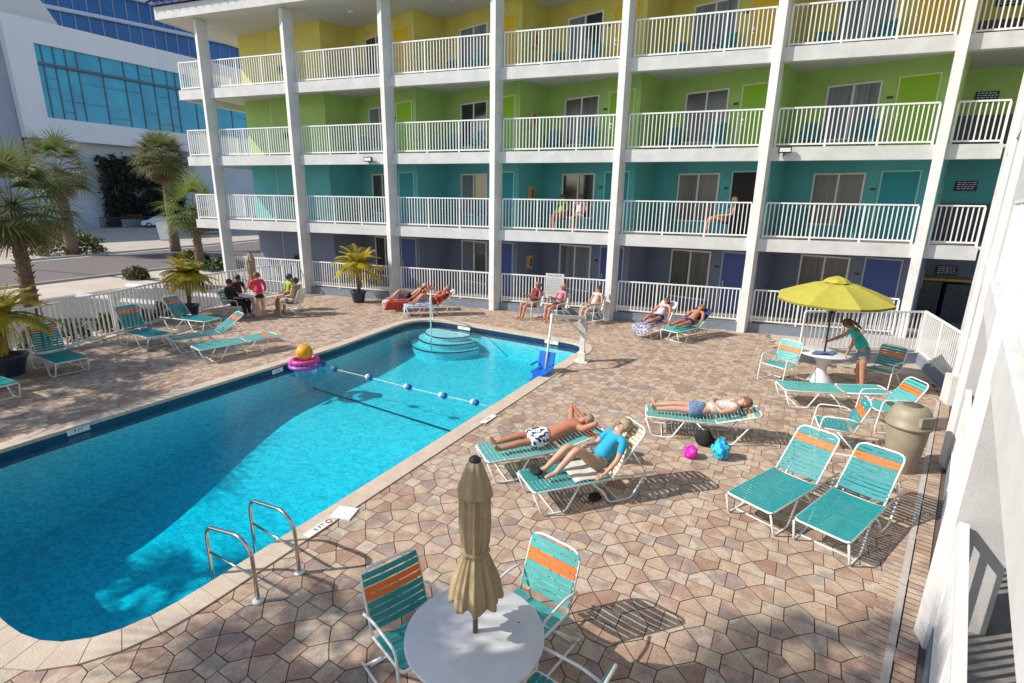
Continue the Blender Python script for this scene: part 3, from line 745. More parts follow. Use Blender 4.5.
# ------------------------------------------------------------------ balcony chairs (teal plastic)
def plastic_chair(label,loc,rz):
    t=thing('balcony_chair',label,'chair',loc,rz,'teal chairs on the balconies'); 
    m=MB(); m.prism([(-.22,-.24),(.24,-.26),(.24,.26),(-.22,.24)],.40,.425); m.build('seat',FUNI,t)
    m=MB(); 
    for y in (-.2,-.1,0,.1,.2): m.beam((-.22,y,.42),(-.36,y,.93),.075,.015,(1,0,.3))
    m.beam((-.35,-.24,.93),(-.35,.24,.93),.03,.06); m.build('backrest',FUNI,t)
    for s_ in (-1,1):
        m=MB(); m.beam((-.30,s_*.27,.65),(.22,s_*.27,.63),.06,.02); m.build('armrest',FUNI,t)
        m=MB(); m.beam((.21,s_*.27,.0),(.19,s_*.27,.62),.035,.035); m.build('leg',FUNI,t)
        m=MB(); m.beam((-.30,s_*.26,.0),(-.24,s_*.26,.65),.035,.035); m.build('leg',FUNI,t)
    return t
pc0=None
BAYN={-3:'second',-2:'third',-1:'fourth',0:'fifth',1:'sixth'}
for lev in (2,3,4):
    for k in range(-3,2):
        O=deep(k)
        for q,(s_,side) in enumerate(((.75,'left'),(2.25,'right'))):
            if lev==2 and k in (-1,0) and q==1: continue
            p=O+WDIR*s_+Vector((-.36,-.933))*.62
            lb='teal chair, %s one of the %s bay from the left on the %s balcony'%(side,BAYN[k],LN[lev])
            rz=math.atan2(-.933,-.36)+(.25 if q==0 else -.2)
            if pc0 is None: pc0=plastic_chair(lb,(p.x,p.y,FL(lev)+.006),rz)
            else: dup(pc0,(p.x,p.y,FL(lev)+.006),rz,lb)

# ------------------------------------------------------------------ people
def skinmat(name,c): return mat(name,c,.5,tuple(x*.86 for x in c),9,spec=.35)
SK1=skinmat('skin_tan',(.50,.25,.15)); SK2=skinmat('skin_fair',(.60,.34,.24)); SK3=skinmat('skin_red',(.52,.21,.13))
def skin_mesh(nodes, edges, root=0, sub=2):
    me=bpy.data.meshes.new('s'); me.from_pydata([n[0] for n in nodes],edges,[]); me.update()
    o=bpy.data.objects.new('s',me); COL.objects.link(o)
    md=o.modifiers.new('skin','SKIN'); md.use_smooth_shade=True; md.branch_smoothing=.4
    for i,n in enumerate(nodes):
        r=n[1]; me.skin_vertices[0].data[i].radius = r if isinstance(r,tuple) else (r,r)
    me.skin_vertices[0].data[root].use_root=True
    ss=o.modifiers.new('sub','SUBSURF'); ss.levels=sub; ss.render_levels=sub
    dg=bpy.context.evaluated_depsgraph_get(); m2=bpy.data.meshes.new_from_object(o.evaluated_get(dg))
    bpy.data.objects.remove(o); 
    vs=[v.co.copy() for v in m2.vertices]; fs=[list(p.vertices) for p in m2.polygons]; bpy.data.meshes.remove(m2)
    return vs,fs
def V(*a): return Vector(a)
def person(label, loc, rz, J, skin=SK1, hair=(.08,.05,.03), hairlen=0, top=None, sleeves=.5, shorts=None, shortlen=.45, long_pants=False, belly=1.0, female=False, cap=None, scale=1.0, fine=True):
    t=thing('person',label,'person',loc,rz)
    t.scale=(scale,)*3
    pel,sp,ch,nk,hd=J['pelvis'],J['spine'],J['chest'],J['neck'],J['head']
    updir=(hd-nk).normalized(); face=J['face'].normalized(); face=(face-updir*face.dot(updir)).normalized()
    rgt=J['hip'][1]-J['hip'][0]; rgt.normalize()
    nodes=[]; edges=[]
    def nd(p,r): nodes.append((p,r)); return len(nodes)-1
    w_=.135 if not female else .125
    P=nd(pel,w_*belly); S=nd(sp,.118*belly if not female else .10*belly); C=nd(ch,.128 if not female else .115); T=nd(ch+(nk-ch)*.62,.085)
    N=nd(nk,.052); H0=nd(nk+(hd-nk)*.45+face*.008,.062); H1=nd(hd+face*.008,.090); H2=nd(hd+updir*.065-face*.006,.078)
    edges+=[(P,S),(S,C),(C,T),(T,N),(N,H0),(H0,H1),(H1,H2)]
    for k in (0,1):
        h=nd(J['hip'][k],.088); kn=nd(J['knee'][k],.056); mid=nd(J['hip'][k].lerp(J['knee'][k],.45),.078)
        cf=nd(J['knee'][k].lerp(J['ankle'][k],.3),.056); a=nd(J['ankle'][k],.036); to=nd(J['ankle'][k].lerp(J['toe'][k],.65),.036); t2=nd(J['toe'][k],.025)
        edges+=[(P,h),(h,mid),(mid,kn),(kn,cf),(cf,a),(a,to),(to,t2)]
        s_=nd(J['sh'][k],.058 if not female else .05); e=nd(J['elbow'][k],.038); fa=nd(J['elbow'][k].lerp(J['wrist'][k],.3),.038); wr=nd(J['wrist'][k],.024)
        hdv=(J['hand'][k]-J['wrist'][k]).normalized(); pm=nd(J['wrist'][k]+hdv*.07,.030)
        edges+=[(T,s_),(s_,e),(e,fa),(fa,wr),(wr,pm)]
    vs,fs=skin_mesh(nodes,edges,P)
    b=MB(); b.smooth=True; b.add(vs,fs)
    # fingers, thumb, face
    for k in (0,1):
        wr=J['wrist'][k]; d=(J['hand'][k]-wr).normalized(); sd_=d.cross(J.get('palm',V(0,0,1))); sd_=sd_.normalized() if sd_.length>.1 else d.orthogonal().normalized(); nn=sd_.cross(d)
        for q,(o_,l_) in enumerate(((-.026,.062),(-.009,.075),(.009,.07),(.026,.055))):
            p=wr+d*.085+sd_*o_; b.tube([p,p+d*l_*.55-nn*.004,p+d*l_*.85-nn*.02],[.009,.0085,.006],6)
        sg=1 if k==0 else -1
        p=wr+d*.03+sd_*.022*sg; b.tube([p,p+(d*.6+sd_*sg*.8).normalized()*.035,p+(d*.9+sd_*sg*.5).normalized()*.065],[.011,.010,.007],6)
    q=frame3(face.cross(updir),updir,face)
    c=hd+face*.008
    b.tube([c+face*.084+updir*.022,c+face*.105-updir*.008,c+face*.086-updir*.018],[.008,.014,.008],6)
    for sg in (-1,1): b.ball(c+rgt_of(face,updir)*sg*.088-updir*.0,(.012,.02,.03),8,6,q)
    body=b.build('body',skin,t)
    e=MB()
    for sg in (-1,1): e.ball(c+face*.083+updir*.016+rgt_of(face,updir)*sg*.032,(.014,.008,.006),8,5,q)
    e.build('eyes',DARK,t)
    e=MB(); e.ball(c+face*.083-updir*.040,(.024,.008,.007),8,5,q); e.build('mouth',LIPS,t)
    # hair
    hm=MB(); hc=hd-face*.014+updir*.034
    hb=MB(); hb.ball(hc,(.106,.102,.096),16,10,q)
    rs=random.Random(int(abs(hd.x*999)+abs(loc[0]*77)))
    hb.v=[tuple(Vector(v)+ (Vector(v)-hc).normalized()*rs.uniform(-.004,.006)) for v in hb.v]
    if hairlen>0:
        bk=-face; dn=V(0,0,-1)
        for u_ in range(-4,5):
            st=hc+rgt_of(face,updir)*u_*.018+bk*.06; 
            hb.tube([st,st+bk*.03-updir*hairlen*.5,st+bk*.02-updir*hairlen+rgt_of(face,updir)*rs.uniform(-.02,.02)],[.03,.026,.012],6)
    hb.build('hair',mat('hair',hair,.6,tuple(min(1,x*1.7) for x in hair),30),t)
    if cap:
        k=MB(); k.ball(hc+updir*.012,(.106,.106,.086),14,9,q); k.ball(hc+face*.11+updir*.0,(.07,.07,.012),12,5,q); k.build('cap',cap,t)
    if top:
        nodes=[];edges=[]
        def nd(p,r): nodes.append((p,r)); return len(nodes)-1
        A=nd(pel.lerp(sp,.05),(w_+.022)*belly); S=nd(sp,(.140 if not female else .128)*belly); C=nd(ch,.146 if not female else .133); T=nd(ch+(nk-ch)*.66,.092)
        edges+=[(A,S),(S,C),(C,T)]
        for k in (0,1):
            s_=nd(J['sh'][k],.069 if not female else .062); edges.append((T,s_))
            if sleeves>0: e=nd(J['sh'][k].lerp(J['elbow'][k],min(1,sleeves)),.054 if sleeves<=1 else .050); edges.append((s_,e))
            if sleeves>1: w2=nd(J['elbow'][k].lerp(J['wrist'][k],sleeves-1),.042); edges.append((e,w2))
        vs,fs=skin_mesh(nodes,edges,0); k=MB(); k.smooth=True; k.add(vs,fs); k.build('shirt',top,t)
    if shorts:
        nodes=[];edges=[]
        A=nd2(nodes,pel.lerp(sp,.45),(w_+.022)*belly); Q=nd2(nodes,pel,(w_+.040)*belly); edges.append((A,Q))
        for k in (0,1):
            h=nd2(nodes,J['hip'][k],.128); e=nd2(nodes,J['hip'][k].lerp(J['knee'][k],shortlen),.110); edges+=[(Q,h),(h,e)]
            if long_pants:
                kn=nd2(nodes,J['knee'][k],.075); an=nd2(nodes,J['knee'][k].lerp(J['ankle'][k],.9),.055); edges+=[(e,kn),(kn,an)]
        vs,fs=skin_mesh(nodes,edges,1); k=MB(); k.smooth=True; k.add(vs,fs); k.build('shorts',shorts,t)
    return t
def nd2(nodes,p,r): nodes.append((p,r)); return len(nodes)-1
def frame3(x,y,z): return Matrix((x,y,z)).transposed()
def rgt_of(face,up_): return face.cross(up_).normalized()
LIPS=mat('lips',(.35,.10,.09),.5)
def pair(x,y,z,dy=None): return [V(x,-y,z),V(x,y,z)]
def J_sit(H=.42, lean=18, feet=.48, arms='lap', headf=.0, knee=.44, kz=.10, spread=.1):
    l=R(lean); d=V(-math.sin(l),0,math.cos(l)); pel=V(-.10,0,H+.12); J={}
    J['pelvis']=pel; J['spine']=pel+d*.19; J['chest']=pel+d*.38; J['neck']=pel+d*.53; J['head']=pel+d*.64+V(.03+headf,0,.02)
    J['face']=V(1,0,-.1-headf*3); J['hip']=[pel+V(.03,-.09,-.02),pel+V(.03,.09,-.02)]
    J['knee']=[V(knee-.10,-spread-.02,H+kz),V(knee-.10,spread,H+kz)]
    J['ankle']=[V(feet-.08,-spread,.09),V(feet-.02,spread,.09)]; J['toe']=[V(feet+.08,-spread-.03,.035),V(feet+.14,spread+.03,.035)]
    J['sh']=[pel+d*.47+V(0,-.19,0),pel+d*.47+V(0,.19,0)]
    if arms=='lap':
        J['elbow']=[J['sh'][0]+V(.06,-.06,-.26),J['sh'][1]+V(.06,.06,-.26)]; J['wrist']=[V(.16,-.10,H+.26),V(.16,.08,H+.26)]; J['hand']=[V(.24,-.04,H+.24),V(.24,.02,H+.24)]
    elif arms=='read':
        J['elbow']=[J['sh'][0]+V(.10,-.05,-.25),J['sh'][1]+V(.10,.05,-.25)]; J['wrist']=[V(.20,-.08,H+.42),V(.20,.08,H+.42)]; J['hand']=[V(.26,-.05,H+.46),V(.26,.05,H+.46)]
    else:
        J['elbow']=[J['sh'][0]+V(.04,-.09,-.26),J['sh'][1]+V(.04,.09,-.26)]; J['wrist']=[J['elbow'][0]+V(.22,-.0,.0),J['elbow'][1]+V(.22,0,0)]; J['hand']=[J['wrist'][0]+V(.1,0,0),J['wrist'][1]+V(.1,0,0)]
    return J
def J_lie(back, hx=1.05, H=.37, knees='flat', arms='side'):
    a=R(back); d=V(math.cos(a),0,math.sin(a)); n=V(-math.sin(a),0,math.cos(a)); pel=V(hx,0,H+.13); J={}
    L=V(hx+.06,0,H+.02)
    J['pelvis']=pel; J['spine']=L+d*.18+n*.125; J['chest']=L+d*.36+n*.125; J['neck']=L+d*.52+n*.12; J['head']=L+d*.63+n*.13
    J['face']=n+V(-.25,0,0); J['hip']=[pel+V(-.05,-.09,-.02),pel+V(-.05,.09,-.02)]; J['palm']=n
    if knees=='up': 
        J['knee']=[V(hx-.40,-.10,H+.40),V(hx-.42,.13,H+.34)]; J['ankle']=[V(hx-.70,-.08,H+.08),V(hx-.78,.10,H+.06)]; J['toe']=[V(hx-.86,-.09,H+.045),V(hx-.94,.12,H+.045)]
    else:
        J['knee']=[V(hx-.46,-.09,H+.115),V(hx-.45,.10,H+.14 if knees=='flat' else H+.22)]; J['ankle']=[V(hx-.86,-.10,H+.07),V(hx-.84,.12,H+.07)]; J['toe']=[V(hx-.93,-.15,H+.17),V(hx-.91,.16,H+.17)]
    sh=[L+d*.46+n*.11+V(0,-.19,0),L+d*.46+n*.11+V(0,.19,0)]; J['sh']=sh
    if arms=='side':
        J['elbow']=[sh[0]-d*.24+V(0,-.10,-.02),sh[1]-d*.24+V(0,.10,-.02)]; J['wrist']=[J['elbow'][0]-d*.12+V(-.12,-.03,-.06),J['elbow'][1]+V(-.2,-.05,.02)]
        J['hand']=[J['wrist'][0]+V(-.1,0,-.03),J['wrist'][1]+V(-.1,-.05,.0)]
    elif arms=='head':
        J['elbow']=[sh[0]+d*.17+V(0,-.19,.02)+n*.10,sh[1]+d*.14+V(0,.20,0)+n*.14]; J['wrist']=[L+d*.66+n*.05+V(0,-.11,0),L+d*.66+n*.05+V(0,.11,0)]; J['hand']=[L+d*.68+n*.05+V(0,-.04,0),L+d*.68+n*.05+V(0,.04,0)]
    elif arms=='belly':
        J['elbow']=[sh[0]-d*.24+V(0,-.07,0)+n*.01,sh[1]-d*.24+V(0,.07,0)+n*.01]; J['wrist']=[L+d*.12+n*.26+V(0,-.08,0),L+d*.14+n*.26+V(0,.10,0)]; J['hand']=[L+d*.10+n*.28+V(0,.0,0),L+d*.12+n*.28+V(0,.02,0)]
    elif arms=='read':
        J['elbow']=[sh[0]-d*.20+V(0,-.06,0)+n*.05,sh[1]-d*.20+V(0,.06,0)+n*.05]; J['wrist']=[L+d*.34+n*.36+V(-.06,-.08,0),L+d*.34+n*.36+V(-.06,.08,0)]; J['hand']=[J['wrist'][0]+n*.1,J['wrist'][1]+n*.1]
    return J
def patterned(name,c1,c2,scale,kind='noise',pos=.5,vec=(1,1,1)):
    m=bpy.data.materials.new(name); m.use_nodes=True; t=m.node_tree; b=t.nodes['Principled BSDF']; b.inputs['Roughness'].default_value=.85
    tc=t.nodes.new('ShaderNodeTexCoord'); mp=t.nodes.new('ShaderNodeMapping'); mp.inputs['Scale'].default_value=vec; t.links.new(tc.outputs['Object'],mp.inputs[0])
    if kind=='noise': n=t.nodes.new('ShaderNodeTexNoise'); n.inputs['Scale'].default_value=scale; n.inputs['Detail'].default_value=2
    elif kind=='wave': n=t.nodes.new('ShaderNodeTexWave'); n.inputs['Scale'].default_value=scale
    t.links.new(mp.outputs[0],n.inputs[0]); r=t.nodes.new('ShaderNodeValToRGB'); r.color_ramp.interpolation='CONSTANT' if kind=='noise' else 'LINEAR'
    r.color_ramp.elements[0].color=(*c1,1); r.color_ramp.elements[1].color=(*c2,1); r.color_ramp.elements[1].position=pos; r.color_ramp.elements[0].position=0 if kind=='noise' else pos-.1
    t.links.new(n.outputs[1 if kind=='noise' and 0 else 0],r.inputs[0]); t.links.new(r.outputs[0],b.inputs['Base Color']); return m
def fab(name,c): return mat(name,c,.85,tuple(x*.85 for x in c),12,.3,60)
def at_thing(t): return (t.location.x,t.location.y,0), t.rotation_euler.z
l_,r_=at_thing(ch_man)
person('bare-chested man in white and navy shorts lying with his hands behind his head',l_,r_,J_lie(15,1.08,.37,'flat','head'),SK3,(.25,.20,.15),shorts=patterned('floral_fabric',(.75,.76,.80),(.02,.03,.08),17,pos=.52),shortlen=.8,belly=1.16)
l_,r_=at_thing(ch_wom)
person('woman in a bright blue shirt and striped shorts reclining with raised knees',l_,r_,J_lie(50,1.10,.38,'up','side'),SK2,(.26,.20,.12),.06,top=fab('blue_shirt',(.02,.38,.62)),sleeves=.75,shorts=patterned('striped_fabric',(.55,.48,.36),(.16,.12,.09),22,'wave',.5),shortlen=.4,female=True)
l_,r_=at_thing(ch_girl)
person('woman in denim shorts and pale top lying on her back with hands on her belly',l_,r_,J_lie(17,1.0,.37,'flat','belly'),SK2,(.14,.07,.04),.12,top=patterned('pale_print',(.62,.55,.52),(.40,.28,.30),28,pos=.6),sleeves=0,shorts=patterned('denim',(.10,.17,.30),(.16,.25,.40),30,pos=.5),shortlen=.62,female=True)
l_,r_=at_thing(ch_c1)
person('sunbather with bent knees lying over the red towel',l_,r_,J_lie(38,1.05,.40,'up','side'),SK1,(.35,.25,.18),shorts=BLK,female=True)
l_,r_=at_thing(ch_c2)
person('tanned person in red on the lounger with the blue towel',l_,r_,J_lie(42,1.05,.40,'up','read'),SK3,(.30,.12,.06),.08,top=fab('red_top',(.45,.05,.03)),sleeves=0,shorts=fab('red_trunks',(.40,.05,.03)))
l_,r_=at_thing(ch_d1)
person('person in a pale vest and navy shorts reclining with knees up by the railing',l_,r_,J_lie(50,1.08,.40,'bent','side'),SK3,(.10,.06,.04),.1,top=fab('pale_vest',(.66,.58,.60)),sleeves=0,shorts=fab('navy_shorts',(.03,.05,.16)))
l_,r_=at_thing(ch_d2)
person('bare-chested sunbather lying on the pale teal lounger by the railing',l_,r_,J_lie(34,1.08,.40,'flat','side'),SK3,(.22,.12,.07),shorts=fab('dark_blue_trunks',(.02,.03,.12)))
person('seated person in a dark red top and khaki shorts left of the notice board',(-5.42,17.35,0),math.atan2(-.8,-.5),J_sit(.42,20,.5,'read'),SK3,(.20,.10,.06),.08,top=fab('maroon_top',(.22,.03,.05)),sleeves=.2,shorts=fab('khaki',(.38,.32,.2)),shortlen=.7)
person('seated person in pink print shirt and purple shorts in front of the notice board',(-4.50,17.30,0),math.atan2(-.85,-.55),J_sit(.42,22,.5,'read'),SK3,(.30,.16,.09),top=patterned('pink_print',(.60,.35,.40),(.35,.16,.22),24),sleeves=.3,shorts=fab('purple_shorts',(.10,.02,.09)))
person('dark-haired person with folded arms and grey shorts beside the fifth pillar',(-3.28,17.45,0),math.atan2(-.85,-.5),J_sit(.42,24,.5,'lap'),SK2,(.03,.02,.015),top=fab('cream_vest',(.62,.52,.44)),sleeves=.1,shorts=fab('grey_shorts',(.35,.36,.36)),shortlen=.8)
person('seated person in black on the fence side of the far left table',(-14.75,13.35,0),math.atan2(.3,.9),J_sit(.42,8,.45,'lap',.03),SK1,(.02,.015,.012),top=fab('black_shirt',(.015,.015,.018)),sleeves=1.6,shorts=fab('black_trousers',(.015,.015,.018)),long_pants=True)
person('person in dark clothes standing behind the far left table beside the closed umbrella',(-15.35,14.15,0),-.2,J_sit(.42,4,.3,'lap',.05),SK1,(.05,.03,.02),top=fab('brown_shirt',(.06,.025,.018)),sleeves=.7,shorts=BLK,long_pants=True)['label']='seated person in a dark brown shirt behind the far left table'
person('seated person with dark cap and bare arms right of the far left table',(-13.35,14.45,0),math.atan2(-.2,-.98),J_sit(.42,12,.48,'lap'),SK2,(.05,.04,.03),top=fab('sand_vest',(.30,.22,.15)),sleeves=.1,shorts=fab('khaki2',(.28,.24,.17)),shortlen=.8,cap=fab('navy_cap',(.01,.012,.03)))
person('seated person in a lime shirt and dark cap at the far left table',(-14.0,14.95,0),math.atan2(-.9,-.3),J_sit(.42,6,.48,'lap'),SK1,(.05,.04,.03),top=fab('lime_shirt',(.36,.55,.02)),sleeves=.6,shorts=BLK,cap=fab('black_cap',(.012,.012,.012)))
def J_stand(lean=3, armf=None):
    l=R(lean); d=V(math.sin(l),0,math.cos(l)); pel=V(0,0,.86); J={'pelvis':pel,'spine':pel+d*.18,'chest':pel+d*.37,'neck':pel+d*.52,'head':pel+d*.63+V(.02,0,.0)}
    J['face']=V(1,0,-.35); J['hip']=[pel+V(0,-.085,-.04),pel+V(0,.085,-.04)]; J['knee']=[V(.03,-.10,.45),V(-.02,.10,.45)]; J['ankle']=[V(-.02,-.09,.075),V(-.07,.13,.075)]
    J['toe']=[V(.13,-.11,.03),V(.08,.16,.03)]; sh=[pel+d*.46+V(0,-.17,0),pel+d*.46+V(0,.17,0)]; J['sh']=sh
    J['elbow']=[sh[0]+V(.04,-.08,-.26),sh[1]+V(.12,.08,-.22)]; J['wrist']=[sh[0]+V(.20,-.02,-.40),sh[1]+V(.26,-.02,-.34)]; J['hand']=[J['wrist'][0]+V(.08,.03,-.02),J['wrist'][1]+V(.08,-.03,-.02)]
    return J
person('woman in a hot pink top and black shorts standing barefoot at the far left table',(-13.88,13.55,0),math.atan2(.5,-.7),J_stand(6),SK2,(.16,.06,.03),.10,top=fab('hot_pink_top',(.85,.035,.10)),sleeves=1.8,shorts=BLK,shortlen=.3,female=True,belly=1.12,scale=.97)
J=J_stand(30); J['wrist']=[J['sh'][0]+V(.42,.05,-.30),J['sh'][1]+V(.08,.0,-.44)]; J['elbow']=[J['sh'][0]+V(.20,-.04,-.18),J['sh'][1]+V(.02,.06,-.24)]; J['hand']=[J['wrist'][0]+V(.1,0,-.03),J['wrist'][1]+V(.02,0,-.1)]
J['face']=V(1,0,-.9); J['head']=J['head']+V(.03,0,-.02)
TW=person('woman in a teal shirt and grey shorts leaning over the table under the lime umbrella',(3.68,13.15,0),PI-.15,J,SK1,(.10,.045,.02),.26,top=fab('teal_shirt',(.02,.50,.42)),sleeves=.6,shorts=fab('grey_denim',(.20,.24,.30)),shortlen=.5,female=True,scale=1.06)
person('seated person in a lime shirt behind the teal balcony railing',(-4.95,19.05,FL(2)),-1.9,J_sit(.42,10,.45,'lap'),SK1,(.05,.03,.02),top=fab('green_shirt',(.30,.50,.03)),sleeves=.5,shorts=fab('red_shorts',(.35,.06,.04)),shortlen=.6)
person('seated person in a white top behind the teal balcony railing',(-4.25,18.95,FL(2)),-1.7,J_sit(.42,12,.45,'lap'),SK3,(.10,.05,.03),top=fab('white_top',(.65,.62,.6)),sleeves=.3,shorts=fab('pale_shorts',(.5,.5,.45)))
person('seated person with feet up behind the fifth teal balcony railing',(.62,19.05,FL(2)),PI+.3,J_sit(.42,20,.6,'lap',knee=.5,kz=.2),SK3,(.45,.30,.2),top=fab('dark_teal_top',(.03,.10,.14)),sleeves=.3,shorts=fab('dark_shorts2',(.02,.03,.04)))

# ------------------------------------------------------------------ towels and bags
def cloth(name,label,m,pts,cat='towel',th=.012,seg=10,wob=.012,seed=1,**k):
    """pts: list of (centre, half-width vector) along the towel"""
    rs=random.Random(seed); mb=MB(); mb.smooth=True; n=len(pts)*4; vs=[]
    P=[]
    for i in range(n+1):
        f=i/n*(len(pts)-1); a=int(min(f,len(pts)-2)); q=f-a
        P.append((Vector(pts[a][0]).lerp(Vector(pts[a+1][0]),q),Vector(pts[a][1]).lerp(Vector(pts[a+1][1]),q)))
    for lay in (0,1):
        for i,(c,h) in enumerate(P):
            for j in range(seg+1):
                s_=j/seg*2-1; p=c+h*s_; w2=noise.noise(p*5+Vector((seed,0,0)))*wob*2
                vs.append((p.x,p.y,p.z+w2-(th if lay else 0)))
    N=(n+1)*(seg+1); fs=[]
    for i in range(n):
        for j in range(seg):
            a=i*(seg+1)+j; b=a+1; c=a+seg+2; d=a+seg+1
            fs.append((a,b,c,d)); fs.append((N+a,N+d,N+c,N+b))
    for i in range(n):
        a=i*(seg+1); fs.append((a,a+seg+1,N+a+seg+1,N+a)); a=a+seg; fs.append((a,N+a,N+a+seg+1,a+seg+1))
    for j in range(seg):
        fs.append((j,N+j,N+j+1,j+1)); a=n*(seg+1)+j; fs.append((a,a+1,N+a+1,N+a))
    mb.add(vs,fs); o=mb.build(name,m); o['label']=label; o['category']=cat; return o
def on_ch(ch,x,y,z):
    a=ch.rotation_euler.z; return Vector((ch.location.x+x*math.cos(a)-y*math.sin(a),ch.location.y+x*math.sin(a)+y*math.cos(a),z))
def yv(ch,h): a=ch.rotation_euler.z; return Vector((-math.sin(a)*h,math.cos(a)*h,0))
def back_pt(ch,bk,s_,off=.05,L1=1.18): a=R(bk); return on_ch(ch,L1+s_*math.cos(a)-off*math.sin(a),0,.36+s_*math.sin(a)+off*math.cos(a))
WTW=fab('white_terry',(.72,.68,.60)); RTW=fab('red_terry',(.45,.05,.025)); BTW=patterned('blue_white_terry',(.62,.68,.76),(.08,.20,.42),14,pos=.5); PTW=patterned('multicolour_terry',(.50,.46,.50),(.12,.16,.30),16,pos=.5)
cloth('towel','cream towel spread on the lounger under the woman in the blue shirt',WTW,[(on_ch(ch_wom,.62,0,.398),yv(ch_wom,.26)),(on_ch(ch_wom,1.12,0,.398),yv(ch_wom,.27))],seed=2)
cloth('towel','red towel hanging over the side of the lounger by the third pillar',RTW,[(on_ch(ch_c1,.35,-.36,.10),yv(ch_c1,.01)+on_ch(ch_c1,.3,0,0)-on_ch(ch_c1,0,0,0)),(on_ch(ch_c1,.55,-.33,.40),on_ch(ch_c1,.4,0,0)-on_ch(ch_c1,0,0,0)),(on_ch(ch_c1,.75,.1,.41),on_ch(ch_c1,.45,0,0)-on_ch(ch_c1,0,0,0))],wob=.02,seed=3)
cloth('towel','red towel lying over the raised back of the lounger by the third pillar',RTW,[(back_pt(ch_c1,38,.05),yv(ch_c1,.30)),(back_pt(ch_c1,38,.8),yv(ch_c1,.30))],seed=4)
cloth('towel','blue and white towel hanging off the foot of the lounger by the pool steps',BTW,[(on_ch(ch_c2,-.05,0,.12),yv(ch_c2,.27)),(on_ch(ch_c2,-.03,0,.40),yv(ch_c2,.29)),(on_ch(ch_c2,.6,0,.40),yv(ch_c2,.29)),(on_ch(ch_c2,1.15,0,.40),yv(ch_c2,.29))],seed=5)
cloth('towel','red towel on the raised back of the lounger by the pool steps',RTW,[(back_pt(ch_c2,42,.05),yv(ch_c2,.28)),(back_pt(ch_c2,42,.62),yv(ch_c2,.28))],seed=6)
cloth('towel','multicoloured towel draped off the lounger of the person in the pale vest',PTW,[(on_ch(ch_d1,-.04,0,.16),yv(ch_d1,.28)),(on_ch(ch_d1,-.02,0,.40),yv(ch_d1,.29)),(on_ch(ch_d1,1.1,0,.40),yv(ch_d1,.29))],seed=7)
cloth('towel','dark blue towel on the back of the pale teal lounger by the railing',fab('navy_terry',(.03,.05,.16)),[(back_pt(ch_d2,34,.30),yv(ch_d2,.30)),(back_pt(ch_d2,34,.80),yv(ch_d2,.30))],seed=8)
cloth('towel','blue cloth lying on the table under the lime umbrella',fab('blue_cloth',(.12,.17,.36)),[((2.85,13.05,.765),(.22,.05,0)),((3.0,13.38,.765),(.24,.06,0))],wob=.02,seed=9)
def bag(label,c,r,m,handles=True,seed=0,cat='bag'):
    t=thing('bag',label,cat,c,seed)
    b=MB(); b.ball((0,0,r[2]*.92),r,16,10); rs=random.Random(seed)
    b.v=[tuple(Vector(v)*(1+.34*noise.noise(Vector(v)*11+Vector((seed*3,0,0))))) for v in b.v]; b.v=[(v[0],v[1],max(.002,v[2])) for v in b.v]; b.build('bag_body',m,t)
    if handles:
        h=MB(); h.tube(arc([(-r[0]*.5,0,r[2]*1.6),(-r[0]*.4,0,r[2]*2.3),(r[0]*.4,0,r[2]*2.3),(r[0]*.5,0,r[2]*1.6)],.05,4),.008,6); h.build('handle',m,t)
    return t
bag('magenta bag on the pavers beside the lounger of the woman in denim shorts',(.20,8.27,0),(.12,.11,.10),patterned('magenta_fabric',(.55,.0,.30),(.75,.05,.50),14),False,1)
bag('blue printed bag on the pavers by the lounger of the woman in denim shorts',(.66,8.42,0),(.15,.13,.16),patterned('blue_print',(.0,.20,.50),(.05,.55,.70),16),True,2)
bag('black bag standing under the lounger of the woman in denim shorts',(.40,8.80,0),(.16,.09,.15),BLK,True,3)
bag('small black bag on the pavers under the lounger of the woman in the blue shirt',(-1.02,6.46,0),(.10,.08,.05),BLK,False,4)
bag('black sandals bag on the foot of the lounger of the woman in the blue shirt',(on_ch(ch_wom,.22,.12,0).x,on_ch(ch_wom,.22,.12,0).y,.385),(.11,.09,.045),BLK,False,5)['label']='small black bundle on the foot of the lounger of the woman in the blue shirt'

# ------------------------------------------------------------------ tables and umbrellas
TABM=mat('white_table',(.70,.70,.71),.45,(.60,.61,.63),4,.1,30)
def table(label,c,r=.54,z=.74,ped=TABM):
    t=thing('round_table',label,'table',(c[0],c[1],0)); m=MB(); m.lathe([(r*.6,z-.05),(r-.03,z-.045),(r,z-.02),(r,z-.008),(r-.012,z),(.03,z)],48); m.build('tabletop',TABM,t)
    m=MB(); m.lathe([(.26,0),(.27,.05),(.22,.10),(.20,.16),(.12,.24),(.10,.34),(.13,.48),(.20,.60),(.26,z-.05)],24); m.build('pedestal',ped,t); return t
TP=table('white round table with the closed tan umbrella in the foreground',(-1.34,3.05))
m=MB(); rs=random.Random(4)
for q in range(3): a=rs.uniform(0,6.28); m.lathe([(.008,.7405),(.008,.7415)],8,(.36*math.cos(a),.36*math.sin(a),0))
m.build('screw_mark',DARK,TP)
table('white round table under the open lime umbrella',(2.97,13.40),.56)
table('white round table with the group around it at the far left',(-14.45,13.9),.52)
